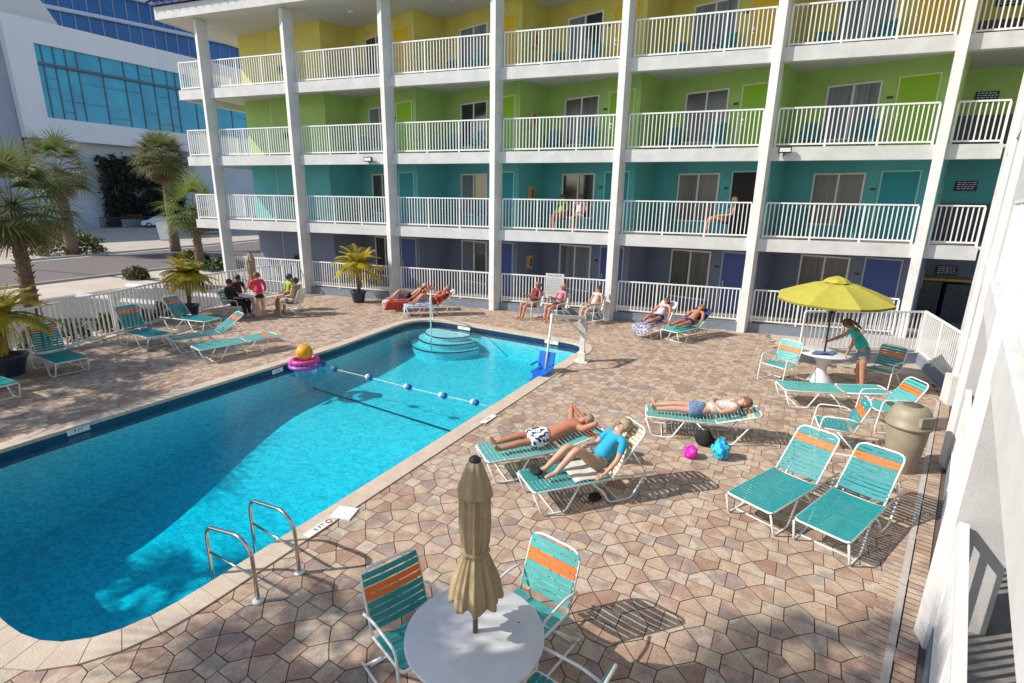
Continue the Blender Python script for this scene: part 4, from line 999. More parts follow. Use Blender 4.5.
def closed_umbrella(label,c,zt,zb,r,m,z0=0,sc=1):
    t=thing('closed_umbrella',label,'umbrella',(c[0],c[1],z0)); p=MB(); p.tube([(0,0,0),(0,0,zt-.03)],.021,10); p.build('pole',mat('bronze_pole',(.10,.075,.05),.4),t)
    H=zt-zb
    prof=[(r*1.0,0),(r*1.02,.03*H),(r*.86,.16*H),(r*.56,.30*H),(r*.43,.36*H),(r*.52,.42*H),(r*.57,.55*H),(r*.56,.68*H),(r*.56,.78*H),(r*.50,.80*H)]
    ph=[random.Random(9).uniform(0,6) for _ in range(4)]
    def fold(a,z): 
        k=z/H; amp=.11 if k<.3 else .08
        return 1+amp*math.sin(8*a+ph[0]+z*1.2)+.06*math.sin(15*a+ph[1]-z*1.5)+.03*math.sin(27*a+ph[2])
    u=MB(); u.lathe([(a,zb+b) for a,b in prof],128,fold=fold)
    u.v=[(v[0],v[1],v[2]+ (.018*math.sin(8*math.atan2(v[1],v[0])+1) if v[2]<zb+.04*H else 0)) for v in u.v]
    u.build('canopy',m,t)
    prof=[(r*.66,.76*H),(r*.68,.775*H),(r*.60,.83*H),(r*.44,.90*H),(r*.30,.96*H),(r*.24,.985*H),(.01,.99*H)]
    u=MB(); u.lathe([(a,zb+b) for a,b in prof],64,fold=lambda a,z:1+.07*math.sin(8*a+.6)); u.build('vent_flap',m,t)
    u=MB(); u.lathe([(r*.22,zt-.02),(r*.24,zt),(r*.12,zt+.02)],16); u.build('cap',DARK,t)
    u=MB(); u.lathe([(r*.53,zb+.345*H),(r*.545,zb+.36*H),(r*.53,zb+.375*H)],32,fold=fold); u.build('tie',m,t)
    return t
TAN=mat('tan_canvas',(.42,.33,.20),.85,(.36,.27,.155),8,.4,60)
closed_umbrella('closed tan canvas umbrella standing through the foreground table',(-1.34,3.06),2.22,1.06,.185,TAN)
closed_umbrella('closed tan umbrella at the far left table with the group',(-14.55,14.0),2.15,.95,.22,TAN)
# open lime umbrella
LIME=mat('lime_canvas',(.43,.39,.055),.8,(.39,.35,.05),6,.2,50); LIME.node_tree.nodes['Principled BSDF'].inputs['Subsurface Weight'].default_value=0
ou=thing('open_umbrella','open lime yellow umbrella over the table at the right','umbrella',(2.97,13.40,0)); ou.rotation_euler=(R(2),R(-.5),0)
p=MB(); p.tube([(0,0,0),(0,0,2.42)],.021,10); p.build('pole',DARK,ou)
u=MB(); u.smooth=False; n=8; rr=1.20; vs=[]; 
for lay,dz in ((0,0),(1,-.012)):
    for (r,z) in ((.14,2.40),(.45,2.33),(.85,2.18),(rr,2.03),(rr*1.0,1.99)):
        for k in range(n*4):
            a=2*PI*k/(n*4)+R(12); q=(k%4)/4; sc=math.cos(PI/8)/math.cos((q-.5)*PI/4) if q else 1
            sc=math.cos(PI/8)/math.cos((q-.5)*PI/4); sag=-.03*math.sin(PI*q)*(r/rr)
            vs.append((r*sc*math.cos(a),r*sc*math.sin(a),z+sag+dz))
M_=n*4; fs=[]
for i in range(4):
    for k in range(M_):
        a=i*M_+k; b=i*M_+(k+1)%M_; fs.append((a,b,b+M_,a+M_)); fs.append((a+5*M_,a+6*M_,b+6*M_,b+5*M_))
for k in range(M_): a=k; b=(k+1)%M_; fs.append((a,a+5*M_,b+5*M_,b)); a+=4*M_; b+=4*M_; fs.append((a,b,b+5*M_,a+5*M_))
u.add(vs,fs); u.build('canopy',LIME,ou)
u=MB(); u.smooth=False; vs=[]
for (r,z) in ((.03,2.50),(.18,2.45),(.27,2.38)):
    for k in range(16): a=2*PI*k/16+R(12); vs.append((r*math.cos(a),r*math.sin(a),z+(.015 if k%2 else 0)))
fs=[(i*16+k,i*16+(k+1)%16,(i+1)*16+(k+1)%16,(i+1)*16+k) for i in range(2) for k in range(16)]+[tuple(range(16))]
u.add(vs,fs); u.build('vent_cap',LIME,ou)
for k in range(8):
    a=2*PI*k/8+R(12); q=MB(); q.tube([(0,0,2.34),(rr*.98*math.cos(a),rr*.98*math.sin(a),2.0)],.009,5); q.tube([(0,0,1.65),(rr*.5*math.cos(a),rr*.5*math.sin(a),2.14)],.008,5); q.build('rib',DARK,ou)

# ------------------------------------------------------------------ trash can
tc_=thing('trash_can','beige round trash can with a domed lid beside the loungers','trash can',(3.32,9.10,0)); BEI=mat('beige_plastic',(.32,.28,.20),.5,(.27,.235,.165),5)
m=MB(); m.lathe([(.20,0),(.215,.02),(.275,.74),(.27,.76)],32); m.build('bin',BEI,tc_)
m=MB(); m.lathe([(.30,.74),(.315,.76),(.315,.79),(.29,.80),(.285,.90),(.25,1.00),(.20,1.06),(.16,1.075),(.02,1.08)],32); m.build('lid',BEI,tc_)
m=MB(); m.lathe([(.13,1.078),(.13,1.084),(.02,1.086)],24,fold=lambda a,z:1.0); m.build('lid_top_opening',mat('lid_dark_insert',(.12,.10,.075),.6),tc_)  # flat dark brown disc set on top of the lid
m=MB(); q=Matrix.Rotation(R(-60),3,'Z'); m.prism([tuple((q@Vector(p))[:2]) for p in ((.245,-.13,0),(.300,-.12,0),(.300,.12,0),(.245,.13,0))],.83,.97); m.build('flap',BEI,tc_)

# ------------------------------------------------------------------ pool equipment
for (b0,b1,nm) in (((-3.86,3.33),(-4.62,3.46),'nearer'),((-3.77,3.82),(-4.60,4.02),'farther')):
    t=thing('pool_handrail','stainless steel pool grab rail, the %s of the pair'%nm,'pool rail',(b0[0],b0[1],0),0,'pool ladder grab rails')
    d=Vector((b1[0]-b0[0],b1[1]-b0[1],0))
    m=MB(); m.tube(arc([(0,0,0),V(0,0,.60)+d*.02,V(0,0,.71)+d*.25,V(0,0,.62)+d*.93,V(0,0,.5)+d*1.0,V(0,0,-.9)+d*1.0],.14,6),.021,12); m.build('rail',STEEL,t)
    m=MB(); m.tube([V(0,0,.30),V(0,0,.30)+d],.013,8); m.build('crossbar',STEEL,t)
    m=MB(); m.lathe([(.055,.008),(.055,.022),(.03,.034),(.024,.04)],20); m.build('escutcheon',WPT,t)
t=thing('pool_handrail','white handrail rising from the pool steps','pool rail',(-7.56,13.9,0))
m=MB(); m.tube(arc([(0,0,-.55),(0,0,1.10),(-.25,.5,1.15),(-.6,1.15,.85),(-.95,1.85,.35),(-.95,1.9,0)],.12,5),.022,10); m.build('rail',TUBE,t)
m=MB(); m.lathe([(.05,.0),(.05,.02),(.03,.03)],14,(-.95,1.9,.02)); m.build('escutcheon',WPT,t)
# pool lift
BLU=mat('blue_seat_plastic',(.0,.13,.55),.4); MAST=mat('lift_white',(.74,.72,.66),.45)
t=thing('pool_lift','white pool lift with a bright blue seat hanging at the pool corner','pool lift',(-2.60,12.85,0))
m=MB(); m.box((-.06,-.06,.02),(.06,.06,1.18)); m.box((-.17,-.17,.0),(.17,.17,.03)); m.box((-.09,-.09,.04),(.09,.09,.26)); m.build('mast',MAST,t)
m=MB(); m.beam((0,0,1.16),(-.58,-1.05,1.36),.07,.09); m.beam((0,-.0,.72),(-.34,-.62,1.24),.045,.045); m.build('arm',MAST,t)
m=MB(); m.box((-.12,-.15,.78),(.10,.07,1.10)); m.build('battery_box',mat('lift_grey',(.50,.48,.43),.5),t)
m=MB(); m.tube([(-.56,-1.02,1.42),(-.62,-1.25,.10)],.026,10); m.build('hanger_pole',TUBE,t)
m=MB(); 
def rot_(p,c=(-.66,-1.42,0),a=R(-100)): return (Matrix.Rotation(a,3,'Z')@Vector(p))+Vector(c)
def rbox(mb,a,b,tilt=0):
    a=tuple(q*.85 for q in a); b=tuple(q*.85 for q in b)
    k=len(mb.v); mb.box(a,b); q=Matrix.Rotation(tilt,3,'Y')
    for i in range(k,len(mb.v)): v=Vector(mb.v[i]); cc=Vector(((a[0]+b[0])/2,0,a[2])); mb.v[i]=tuple(rot_(q@(v-cc)+cc))
rbox(m,(-.22,-.24,.08),(.24,.24,.125)); rbox(m,(-.26,-.24,.125),(-.21,.24,.60),R(-14)); rbox(m,(.22,-.19,-.10),(.42,.19,-.07),0)
rbox(m,(.22,-.17,-.10),(.25,.17,.10)); m.build('seat',BLU,t)
for s_ in (-1,1):
    m=MB(); rbox(m,(-.22,s_*.26-.02,.27),(.20,s_*.26+.02,.305)); m.build('armrest',BLU,t)
# float rope
ROPE=mat('rope_pale',(.60,.60,.50),.7); FB=mat('float_blue',(.02,.10,.32),.4)
P0=V(-9.34,10.72,WZ+.01); PR=[P0,V(-8.30,10.20,WZ+.01),V(-7.12,9.98,WZ+.01),V(-5.92,9.73,WZ+.01),V(-4.94,9.55,WZ+.01),V(-4.14,9.43,WZ+.01),V(-3.52,9.32,WZ+.01)]
m=MB(); m.tube(PR,.008,6); o=m.build('float_rope',ROPE); o['label']='thin pale rope with floats across the pool'; o['category']='rope'
f0=None
for k,p in enumerate(PR[1:-1]):
    lb='blue and white float on the pool rope, '+('the nearest one to the ball and hoop','second from the ball and hoop','the middle one of the five','second from the near pool edge','the nearest one to the near pool edge')[k]
    d=(PR[k+2]-PR[k]).normalized()
    t=thing('rope_float',lb,'float',p,math.atan2(d.y,d.x),'floats on the pool rope')
    m=MB(); m.ball((-.045,0,.01),(.058,.066,.066),12,8); m.build('white_half',TUBE,t); m=MB(); m.ball((.045,0,.01),(.066,.07,.07),12,8); m.build('blue_half',FB,t)
# floating hoop and ball
PINK=mat('pink_vinyl',(.85,.04,.28),.35); NETM=mat('white_net',(.7,.7,.72),.6); BALLM=mat('orange_ball',(.90,.42,.01),.4,(.80,.34,.01),10)
t=thing('floating_hoop','pink and blue floating basketball hoop with a white net in the pool','pool toy',(-8.95,9.95,0))
m=MB(); m.tube([(.30*math.cos(2*PI*k/24),.30*math.sin(2*PI*k/24),.10) for k in range(24)],.055,10,closed=True); m.build('ring',PINK,t)
m=MB(); m.tube([(.36*math.cos(2*PI*k/24),.36*math.sin(2*PI*k/24),-.02) for k in range(24)],.05,8,closed=True); m.build('float_ring',mat('purple_vinyl',(.35,.08,.45),.35),t)
m=MB()
for k in range(14):
    for sg in (-1,1):
        m.tube([((.30-.13*j/5)*math.cos(2*PI*k/14+sg*.16*j),(.30-.13*j/5)*math.sin(2*PI*k/14+sg*.16*j),.06-.11*j) for j in range(6)],.006,4)
m.build('net',NETM,t)
for a in (.6,3.3): 
    m=MB(); m.ball((.40*math.cos(a),.40*math.sin(a),-.02),(.09,.09,.08),10,7); m.build('side_float',FB,t)
t=thing('beach_ball','orange ball resting on the pink floating hoop','ball',(-8.95,9.95,.30)); m=MB(); m.ball((0,0,0),.20,24,14); m.build('ball_skin',BALLM,t)
m=MB()
for q in (Matrix.Rotation(0,3,'X'),Matrix.Rotation(R(90),3,'X'),Matrix.Rotation(R(90),3,'Y')): m.tube([q@V(.2005*math.cos(2*PI*k/32),.2005*math.sin(2*PI*k/32),0) for k in range(32)],.004,4,closed=True)
m.build('seam',mat('seam',(.35,.10,.0),.6),t)

# ------------------------------------------------------------------ deck markings and notices
BLKP=mat('black_print',(.01,.01,.01),.5)
def marker(body,c,d,up_,size,wid,hei,label,vertical=False):
    t=thing('depth_marker',label,'depth marker',c); d=Vector(d).normalized(); up_=Vector(up_).normalized(); n=d.cross(up_)
    m=MB(); q=[-d*wid/2-up_*hei/2,d*wid/2-up_*hei/2,d*wid/2+up_*hei/2,-d*wid/2+up_*hei/2]
    m.add([tuple(p) for p in q]+[tuple(p-n*.006) for p in q],[(0,1,2,3),(7,6,5,4),(0,4,5,1),(1,5,6,2),(2,6,7,3),(3,7,4,0)]); m.build('tile',WPT,t)
    text_mesh(body,size,BLKP,'lettering',t,n*.001,frame_rot(d,up_)); return t
# far wall marks face the camera across the pool
marker('9 FT',(-10.03,5.45,-.055),(.14,1,0),(0,0,1),.08,.34,.10,'white depth tile reading 9 FT on the far wall of the deep end')
marker('5 FT',(-9.30,9.40,-.055),(.05,1,0),(0,0,1),.075,.32,.10,'white depth tile reading 5 FT on the pool wall near the ball')
marker('3 FT',(-7.05,15.20,-.055),(1,-.22,0),(0,0,1),.085,.5,.10,'white depth tile reading 3 FT at the top of the pool steps')
marker('3 FT',(-3.9,14.60,-.055),(1,-.22,0),(0,0,1),.085,.45,.10,'white depth tile reading 3 FT on the far wall near the lift')
marker('3 FT',(-3.42,8.45,.0275),(.16,1,0),(-1,.16,0),.085,.42,.12,'white deck tile reading 3 FT on the near coping')
mk=marker('5 FT',(-4.10,4.55,.0275),(.16,1,0),(-1,.16,0),.085,.40,.12,'white deck tile reading FT with a no diving symbol by the grab rails')
m=MB(); m.tube([(V(.16,1,0)  .normalized()*.145+V(.035*math.cos(a*PI/10),.035*math.sin(a*PI/10),.002)) for a in range(20)],.007,5,closed=True); m.build('no_diving_ring',RED,mk)
t=MB(); q=Matrix.Rotation(R(9),3,'Z'); t.prism([tuple((q@Vector(p))[:2]) for p in ((-.14,-.13,0),(.14,-.13,0),(.14,.13,0),(-.14,.13,0))],.004,.022)
t.lathe([(.012,.022),(.012,.024)],8); o=t.build('skimmer_cover',mat('cover_white',(.80,.80,.78),.5)); o.location=(-4.02,4.93,0); o['label']='square white skimmer cover set in the pavers at the pool edge'; o['category']='skimmer cover'
# notice board
t=thing('notice_board','white notice board headed POOL RULES fixed to the ground floor railing','sign',(-4.82,18.22,0))
m=MB(); m.box((-.34,-.02,.62),(.34,.0,1.52)); m.build('board',mat('board_white',(.66,.66,.65),.5),t)
GP=mat('grey_print',(.10,.10,.11),.6)
fr_=frame_rot((1,0,0),(0,0,1))
text_mesh('POOL RULES',.095,GP,'heading',t,(0,-.0215,1.44),fr_)
rs=random.Random(5); m=MB()
for row in range(11):
    x=-.29
    while x<.26:
        wd=rs.uniform(.03,.10); m.box((x,-.0225,1.32-row*.055),(min(x+wd,.29),-.0205,1.343-row*.055)); x+=wd+.022
m.build('small_print',mat('print_grey',(.28,.28,.30),.6),t)

# ------------------------------------------------------------------ plants
TRK=mat('palm_trunk',(.16,.10,.065),.95,(.26,.18,.12),14,.6,30)
def leafmat(name,c,c2): 
    m=mat(name,c,.5,c2,1.6,spec=.4); t=m.node_tree; b=t.nodes['Principled BSDF']; out=t.nodes['Material Output']
    tl=t.nodes.new('ShaderNodeBsdfTranslucent'); mx=t.nodes.new('ShaderNodeMixShader'); mx.inputs[0].default_value=.38
    src=b.inputs['Base Color'].links[0].from_socket; t.links.new(src,tl.inputs[0]); t.links.new(b.outputs[0],mx.inputs[1]); t.links.new(tl.outputs[0],mx.inputs[2]); t.links.new(mx.outputs[0],out.inputs[0]); return m
LG=leafmat('palm_green',(.09,.15,.04),(.16,.20,.06)); LG2=leafmat('palm_green_bright',(.09,.16,.03),(.16,.20,.045)); LG3=leafmat('palm_green_light',(.16,.24,.05),(.24,.28,.07)); LD=leafmat('dead_frond',(.20,.12,.06),(.28,.19,.10)); LY=leafmat('yellow_palm',(.78,.62,.05),(.55,.50,.06)); LO_=leafmat('olive_palm',(.17,.18,.06),(.28,.25,.11))
def blade(mb,p,d,L,w,droop,n=4,upv=V(0,0,1)):
    s_=d.cross(upv); s_=s_.normalized() if s_.length>1e-3 else V(1,0,0); vs=[]; q=Vector(p); dd=Vector(d)
    for i in range(n+1):
        ww=w*(1-(i/n)**1.5)*(.6+.4*min(1,i*2)); vs+=[q-s_*ww/2,q+s_*ww/2]; q=q+dd*L/n; dd=(dd+V(0,0,-droop/n)).normalized()
    mb.add(vs,[(2*i,2*i+1,2*i+3,2*i+2) for i in range(n)])
def fan_leaf(mb,base,d,rs,pet=.9,L=.9,n=22,droop=.9,w=.05):
    d=Vector(d).normalized(); pts=[]; q=Vector(base); dd=Vector(d)
    for i in range(5): pts.append(q.copy()); q=q+dd*pet/4; dd=(dd+V(0,0,-.09*(1 if d.z>0 else .4))).normalized()
    mb.tube(pts,[.018,.014,.012,.010,.008],4)
    hub=pts[-1]; sd_=dd.cross(V(0,0,1)); sd_=sd_.normalized() if sd_.length>.01 else V(1,0,0); nn=sd_.cross(dd)
    for k in range(n):
        a=R(-115+230*k/(n-1)); e=(dd*math.cos(a)+sd_*math.sin(a)+nn*(.18*math.cos(a*1.3))).normalized()
        blade(mb,hub,e,L*(.72+.28*math.cos(a*.7))*rs.uniform(.88,1.05),w,droop*rs.uniform(.7,1.2),4,nn)
def sabal(label,base,h,lean=(0,0),R_=1.0,n=34,tr=.17,seed=1,name='palm_tree',dead=8,m1=LG,m2=LG2):
    rs=random.Random(seed); t=thing(name,label,'palm tree',(base[0],base[1],0)); k=10
    pts=[V(lean[0]*(i/k)**1.4,lean[1]*(i/k)**1.4,h*i/k) for i in range(k+1)]
    m=MB(); m.tube(pts,[tr*(1.25-.35*min(1,i/k*1.5)) for i in range(k+1)],12)
    # old leaf boots
    nb=int(h*22)
    for i in range(nb):
        f=i/nb; j=min(k-1,int(f*k)); p=pts[j].lerp(pts[j+1],f*k-j); a=i*2.4; rr=tr*(1.2-.3*min(1,f*1.5)); d=V(math.cos(a),math.sin(a),0)
        m.beam(p+d*rr*.8,p+d*(rr+.075)+V(0,0,.11),.08,.022)
    m.build('trunk',TRK,t)
    top=pts[-1]
    g=MB(); 
    for i in range(n):
        a=i*2.399+rs.uniform(-.2,.2); el=R(80)-(i/n)**.8*R(118); d=V(math.cos(a)*math.cos(el),math.sin(a)*math.cos(el),math.sin(el))
        g.cur=0 if rs.random()<.6 else 1
        fan_leaf(g,top,d,rs,R_*rs.uniform(.75,1.0),R_*rs.uniform(.75,1.0),20,rs.uniform(.7,1.3),.055*R_)
    g.build('crown',[m1,m2],t)
    if dead:
        g=MB()
        for i in range(dead):
            a=i*2.4+.5; el=R(-52-rs.uniform(0,25)); d=V(math.cos(a)*math.cos(el),math.sin(a)*math.cos(el),math.sin(el)); fan_leaf(g,top-V(0,0,.15),d,rs,R_*.6,R_*.65,14,.7,.05*R_)
        g.build('dead_fronds',LD,t)
    return t
def feather(mb,base,d,L,rs,n=26,droop=1.1,ll=.38,w=.042):
    q=Vector(base); dd=Vector(d).normalized(); pts=[]; ds=[]
    for i in range(n+1): pts.append(q.copy()); ds.append(dd.copy()); q=q+dd*L/n; dd=(dd+V(0,0,-droop/n)).normalized()
    mb.tube(pts[::4]+[pts[-1]],.009,4)
    for i in range(3,n+1):
        f=i/n; s_=ds[i].cross(V(0,0,1)); s_=s_.normalized() if s_.length>.01 else V(1,0,0); l=ll*math.sin(PI*min(1,.15+f*.85))**.6*rs.uniform(.85,1.1)
        for sg in (-1,1): blade(mb,pts[i],(s_*sg+ds[i]*.7+V(0,0,.15)).normalized(),l,w,.9,3)
POTM=mat('blue_pot_glaze',(.02,.035,.085),.3,(.03,.05,.12),5)
def potted(label,c,h,seed,n=46,pr=.30,fl=1.08):
    rs=random.Random(seed); t=thing('potted_palm',label,'potted palm',(c[0],c[1],0))
    m=MB(); m.lathe([(pr*.68,0),(pr*.72,.02),(pr*.98,.40),(pr*1.08,.43),(pr*1.08,.47),(pr*.96,.47),(pr*.92,.40)],28); m.build('pot',POTM,t)
    m=MB(); m.lathe([(pr*.93,.40),(pr*.93,.405),(.02,.42)],20); m.build('soil',mat('soil',(.03,.02,.015),.95),t)
    m=MB(); m.tube([(0,0,.4),(.02,.01,h*.55),(.0,.0,h)],[.055,.042,.035],8); m.tube([(0.05,0,.4),(.10,.03,h*.5),(.13,.05,h*.85)],[.04,.03,.025],7); m.build('trunk',TRK,t)
    g=MB()
    for i in range(n):
        a=i*2.399; el=R(78)-(i/n)*R(75); st=V(0,0,h) if i%3 else V(.13,.05,h*.85); g.cur=0 if rs.random()<.82 else 1
        feather(g,st,V(math.cos(a)*math.cos(el),math.sin(a)*math.cos(el),math.sin(el)),fl*rs.uniform(.8,1.1),rs,24,1.5)
    g.build('crown',[LY,LG3],t); return t
potted('yellow-green feather palm in a blue pot beside the third pillar',(-12.66,17.35),1.45,1)
potted('yellow-green potted palm by the white fence near the group at the table',(-16.0,12.6),1.45,2,44,.30,.85)
potted('yellow-green feather palm in a big blue pot at the left edge of the picture',(-14.45,6.75),1.35,3,40,.38,1.15)
sabal('large palm with rough trunk in front at the left edge, behind the picket fence',(-20.2,10.4),3.6,(-.1,.15),1.35,50,.19,11,m1=LG,m2=LO_,dead=9)
sabal('palm with spiky upright fronds behind the large palm at the left edge',(-40.0,23.6),5.5,(0,0),1.7,44,.32,12,m1=LO_,m2=LG,dead=8)
sabal('palm with a full fan crown and trunk in the parking lot island',(-29.7,24.6),3.2,(0,0),1.55,34,.22,13,m1=LG2,m2=LG3,dead=4)
sabal('shaggy palm with brown hanging fronds near the end of the balconies',(-37.2,28.9),6.6,(0,0),1.42,70,.28,14,m1=LO_,m2=LG,dead=44)
# palms left of the frame whose shadows fall over the deck and the pool
for i,(x,y,h,r) in enumerate(((-18.6,5.9,4.3,1.4),(-17.6,2.6,4.6,1.4),(-14.6,-.4,5.0,1.2),(-9.3,-1.0,6.2,1.0),(-6.3,-.2,7.2,.75))):
    sabal(('palm outside the fence, first left of the picture','palm outside the fence, second left of the picture','palm outside the picture beyond the deep end','palm outside the picture before the deep end','tall palm outside the picture nearest to the camera')[i],(x,y),h,(.1,.1),r,32,.2,20+i,dead=3)

# ------------------------------------------------------------------ street, parking lot and far buildings
ASP=mat('asphalt',(.15,.125,.115),.9,(.20,.17,.155),3,.3,60); ASP2=mat('parking_asphalt',(.12,.11,.105),.9,(.17,.15,.14),2,.3,60)
SIDEW=mat('pale_concrete',(.50,.42,.34),.9,(.60,.51,.42),.8,.2,30)
def sheet(name,pts,z,m):
    mb=MB(); mb.add([(x,y,z) for x,y in pts],[tuple(range(len(pts)))]); return mb.build(name,m,kind='structure')
sheet('street',[(-26.5,-60),(-28.4,21.5),(-30.8,60),(-42,60),(-39.0,30.5),(-38.3,20.3),(-36.0,-60)],-.012,ASP)
sheet('parking_lot',[(-16.9,-3),(-24.0,-3),(-24.0,15.6),(-21.6,17.6),(-17.2,17.6),(-17.1,13)],-.014,ASP2)
sheet('road_edge_line',[(-38.35,20.3),(-38.62,20.3),(-39.30,30.5),(-42.3,60),(-42.0,60),(-39.02,30.5)],-.007,WPT)
mb=MB(); mb.prism([(-26.55,-60),(-28.45,21.5),(-28.30,21.5),(-26.4,-60)],-.02,.10); mb.prism([(-38.9,20),(-39.6,30.5),(-42.8,60),(-43.0,60),(-39.8,30.5),(-39.1,20)],-.02,.10); mb.build('kerb',CONC,kind='structure')
sheet('sidewalk',[(-26.4,-60),(-28.28,21.5),(-30.6,60),(-25.5,60),(-24.2,21.5),(-24.1,-60)],-.009,SIDEW)
for k,(x,y,a,w_) in enumerate(((-22.7,13.85,.15,'nearest the large palm'),(-23.6,16.4,.05,'nearest the round bush'),(-20.1,13.8,.1,'nearest the picket fence'),(-18.9,15.9,.1,'nearest the white motel pillars'))):
    t=MB(); t.prism([(-.85,-.08),(.85,-.08),(.85,.08),(-.85,.08)],-.01,.06); t.prism([(-.83,-.06),(.83,-.06),(.83,.06),(-.83,.06)],.058,.13); o=t.build('parking_stop',WPT); o.location=(x,y,0); o.rotation_euler.z=a
    o['label']='white concrete parking stop '+w_; o['category']='parking stop'; o['group']='parking stops beyond the fence'
def bush(name,label,c,r,h,m,n=900,leaf=.09,seed=1,cat='bush',flower=None):
    rs=random.Random(seed); t=thing(name,label,cat,(c[0],c[1],0)); g=MB()
    for i in range(n):
        a=rs.uniform(0,2*PI); u=rs.uniform(.0,1); rr=rs.uniform(.55,1.0)**.6; th=math.acos(u)
        k=1+.25*noise.noise(V(math.cos(a)*2,math.sin(a)*2,u*3+seed))
        p=V(r*rr*k*math.sin(th)*math.cos(a),r*rr*k*math.sin(th)*math.sin(a),h*rr*k*math.cos(th)+.03); d=V(rs.uniform(-1,1),rs.uniform(-1,1),rs.uniform(-.2,1)).normalized(); s_=d.orthogonal().normalized()*leaf*.4
        g.cur=1 if (flower and rs.random()<.35) else 0
        g.add([p-s_,p+d*leaf*.5-s_*.2,p+d*leaf,p+s_],[(0,1,2,3)])
    g.build('foliage',[m,flower or m],t); q=MB()
    for k in range(6): a=k; q.tube([(0,0,-.02),(math.cos(a)*r*.4,math.sin(a)*r*.4,h*.6)],[.025,.01],5)
    q.build('stem',TRK,t); return t
DKG=leafmat('dark_leaf',(.025,.05,.015),(.05,.08,.02)); OLV=leafmat('olive_leaf',(.10,.11,.03),(.07,.09,.025)); REDF=mat('red_flower',(.45,.06,.03),.6)
bush('round_bush','small round clipped bush on the sidewalk by the parking stops',(-26.1,18.0),.55,.6,OLV,900,.12,1)
bush('round_bush','dark bush behind the middle potted palm near the fence',(-21.6,17.2),.6,.95,DKG,1300,.14,2)
bush('round_bush','low green bush at the foot of the spiky far palm',(-41.5,24.2),2.2,1.6,OLV,1500,.22,3)
bush('round_bush','dark low shrub at the foot of the palm in the parking lot island',(-31.2,25.2),1.1,.5,DKG,900,.2,4)
bush('round_bush','low dark shrubs between the potted palm and the building end',(-25.5,22.5),1.2,.6,DKG,1200,.16,5)
for i in range(7):
    bush('verge_plant','low leafy plant in the strip just behind the long picket fence',(-16.0-.12*i-.2,6.4+i*1.0),.34,.5,OLV,260,.13,30+i,'plant')['group']='plants behind the picket fence'
# modern building: all coordinates on a plane running away to the left of the street
K=1.25; MP=Vector((-72.5,45.0)); MD=Vector((.165,.986)); MN=Vector((.986,-.165))
def mz(z): return 3.968+(z-3.968)*K
def mpt(s_,off,z): p=MP+MD*s_*K+MN*off; return (p.x,p.y,mz(z))
PANW=mat('pale_panel',(.80,.81,.83),.7,(.74,.75,.79),.4); PANL=mat('lower_wall_panel',(.60,.63,.69),.8,(.56,.59,.66),.5)
CYG=mat('cyan_glass',(.02,.42,.60),.12,(.01,.28,.46),.3,spec=.6); BLG=mat('blue_glass',(.004,.07,.26),.08,(.005,.13,.38),.12,spec=.7); MUL=mat('mullion',(.10,.13,.17),.5); MULW=mat('white_mullion',(.25,.35,.50),.5)
mod=thing('modern_building','pale modern building with a slanted band of cyan glass','building',(0,0,0))
def mprism(mb,pts,o0,o1):   # pts (s,z) polygon extruded along the wall normal
    a=[mpt(s_,o0,z) for s_,z in pts]; b=[mpt(s_,o1,z) for s_,z in pts]; n=len(pts)
    mb.add(a+b,[tuple(range(n)),tuple(range(2*n-1,n-1,-1))]+[(i,i+n,(i+1)%n+n,(i+1)%n) for i in range(n)])
mb=MB(); SR=48
mprism(mb,[(-3.4,9.0),(SR,9.0),(SR,10.9),(-1.5,10.9)],-12,0); mprism(mb,[(-3.4,9.0),(-1.5,10.9),(-1.5,17.15),(-3.5,19.1)],-12,0.0)
mprism(mb,[(-1.5,17.15),(SR,17.15),(SR,19.2),(-3.5,19.1)],-12,0); mb.build('upper_shell',PANW,mod)
mb=MB(); mprism(mb,[(-1.5,10.9),(SR,10.9),(SR,17.15),(-1.5,17.15)],-11,-.35); mb.build('window_band',CYG,mod)
mb=MB(); mprism(mb,[(-1.5,15.42),(SR,15.42),(SR,15.65),(-1.5,15.65)],-.34,-.05)
mb.build('dark_transom',MUL,mod)
mb=MB(); rs=random.Random(8); x=-1.0
while x<SR:
    mprism(mb,[(x,10.9),(x+.08,10.9),(x+.08,17.15),(x,17.15)],-.345,-.25)
    w_=rs.choice((.9,1.4,2.0)); 
    for q in range(2):
        zz=rs.choice((11.6,12.6,13.5,14.4,16.3)); mprism(mb,[(x+.05,zz),(x+w_,zz),(x+w_,zz+.05),(x+.05,zz)],-.345,-.29)
    x+=w_
mb.build('window_mullions',MUL,mod)
mb=MB(); mprism(mb,[(-3.0,-1),(SR,-1),(SR,8.99),(-3.0,8.99)],-12,-2.2); mb.build('lower_wall',PANL,mod)
mb=MB(); mprism(mb,[(-.3,5.75),(.8,5.75),(.8,6.1),(-.3,6.1)],-2.19,-2.1); mb.build('wall_vent',MUL,mod)
mb=MB(); mprism(mb,[(-6.8,-1),(-3.42,-1),(-3.52,26),(-8.0,26)],-16,-1.2); mb.build('corner_pier',mat('grey_blue_panel',(.38,.42,.50),.7,(.34,.38,.46),.4),mod)
mb=MB(); mprism(mb,[(-30,-1),(-6.9,-1),(-8.1,24),(-30,24)],-16,-3); mb.build('side_wing',mat('grey_blue_wing',(.30,.33,.41),.7),mod)
mb=MB()
for z in (3,8,13,18): mprism(mb,[(-28,z),(-9.2,z),(-9.4,z+3.2),(-28,z+3.2)],-2.99,-2.9)
mb.build('side_windows',BLG,mod)
mb=MB(); mprism(mb,[(-3.6,19.0),(1.2,19.0),(-1.5,23.5),(-9,25.0)],-14,-1.0); mb.build('roof_block',mat('pale_roof_block',(.62,.62,.62),.7),mod)
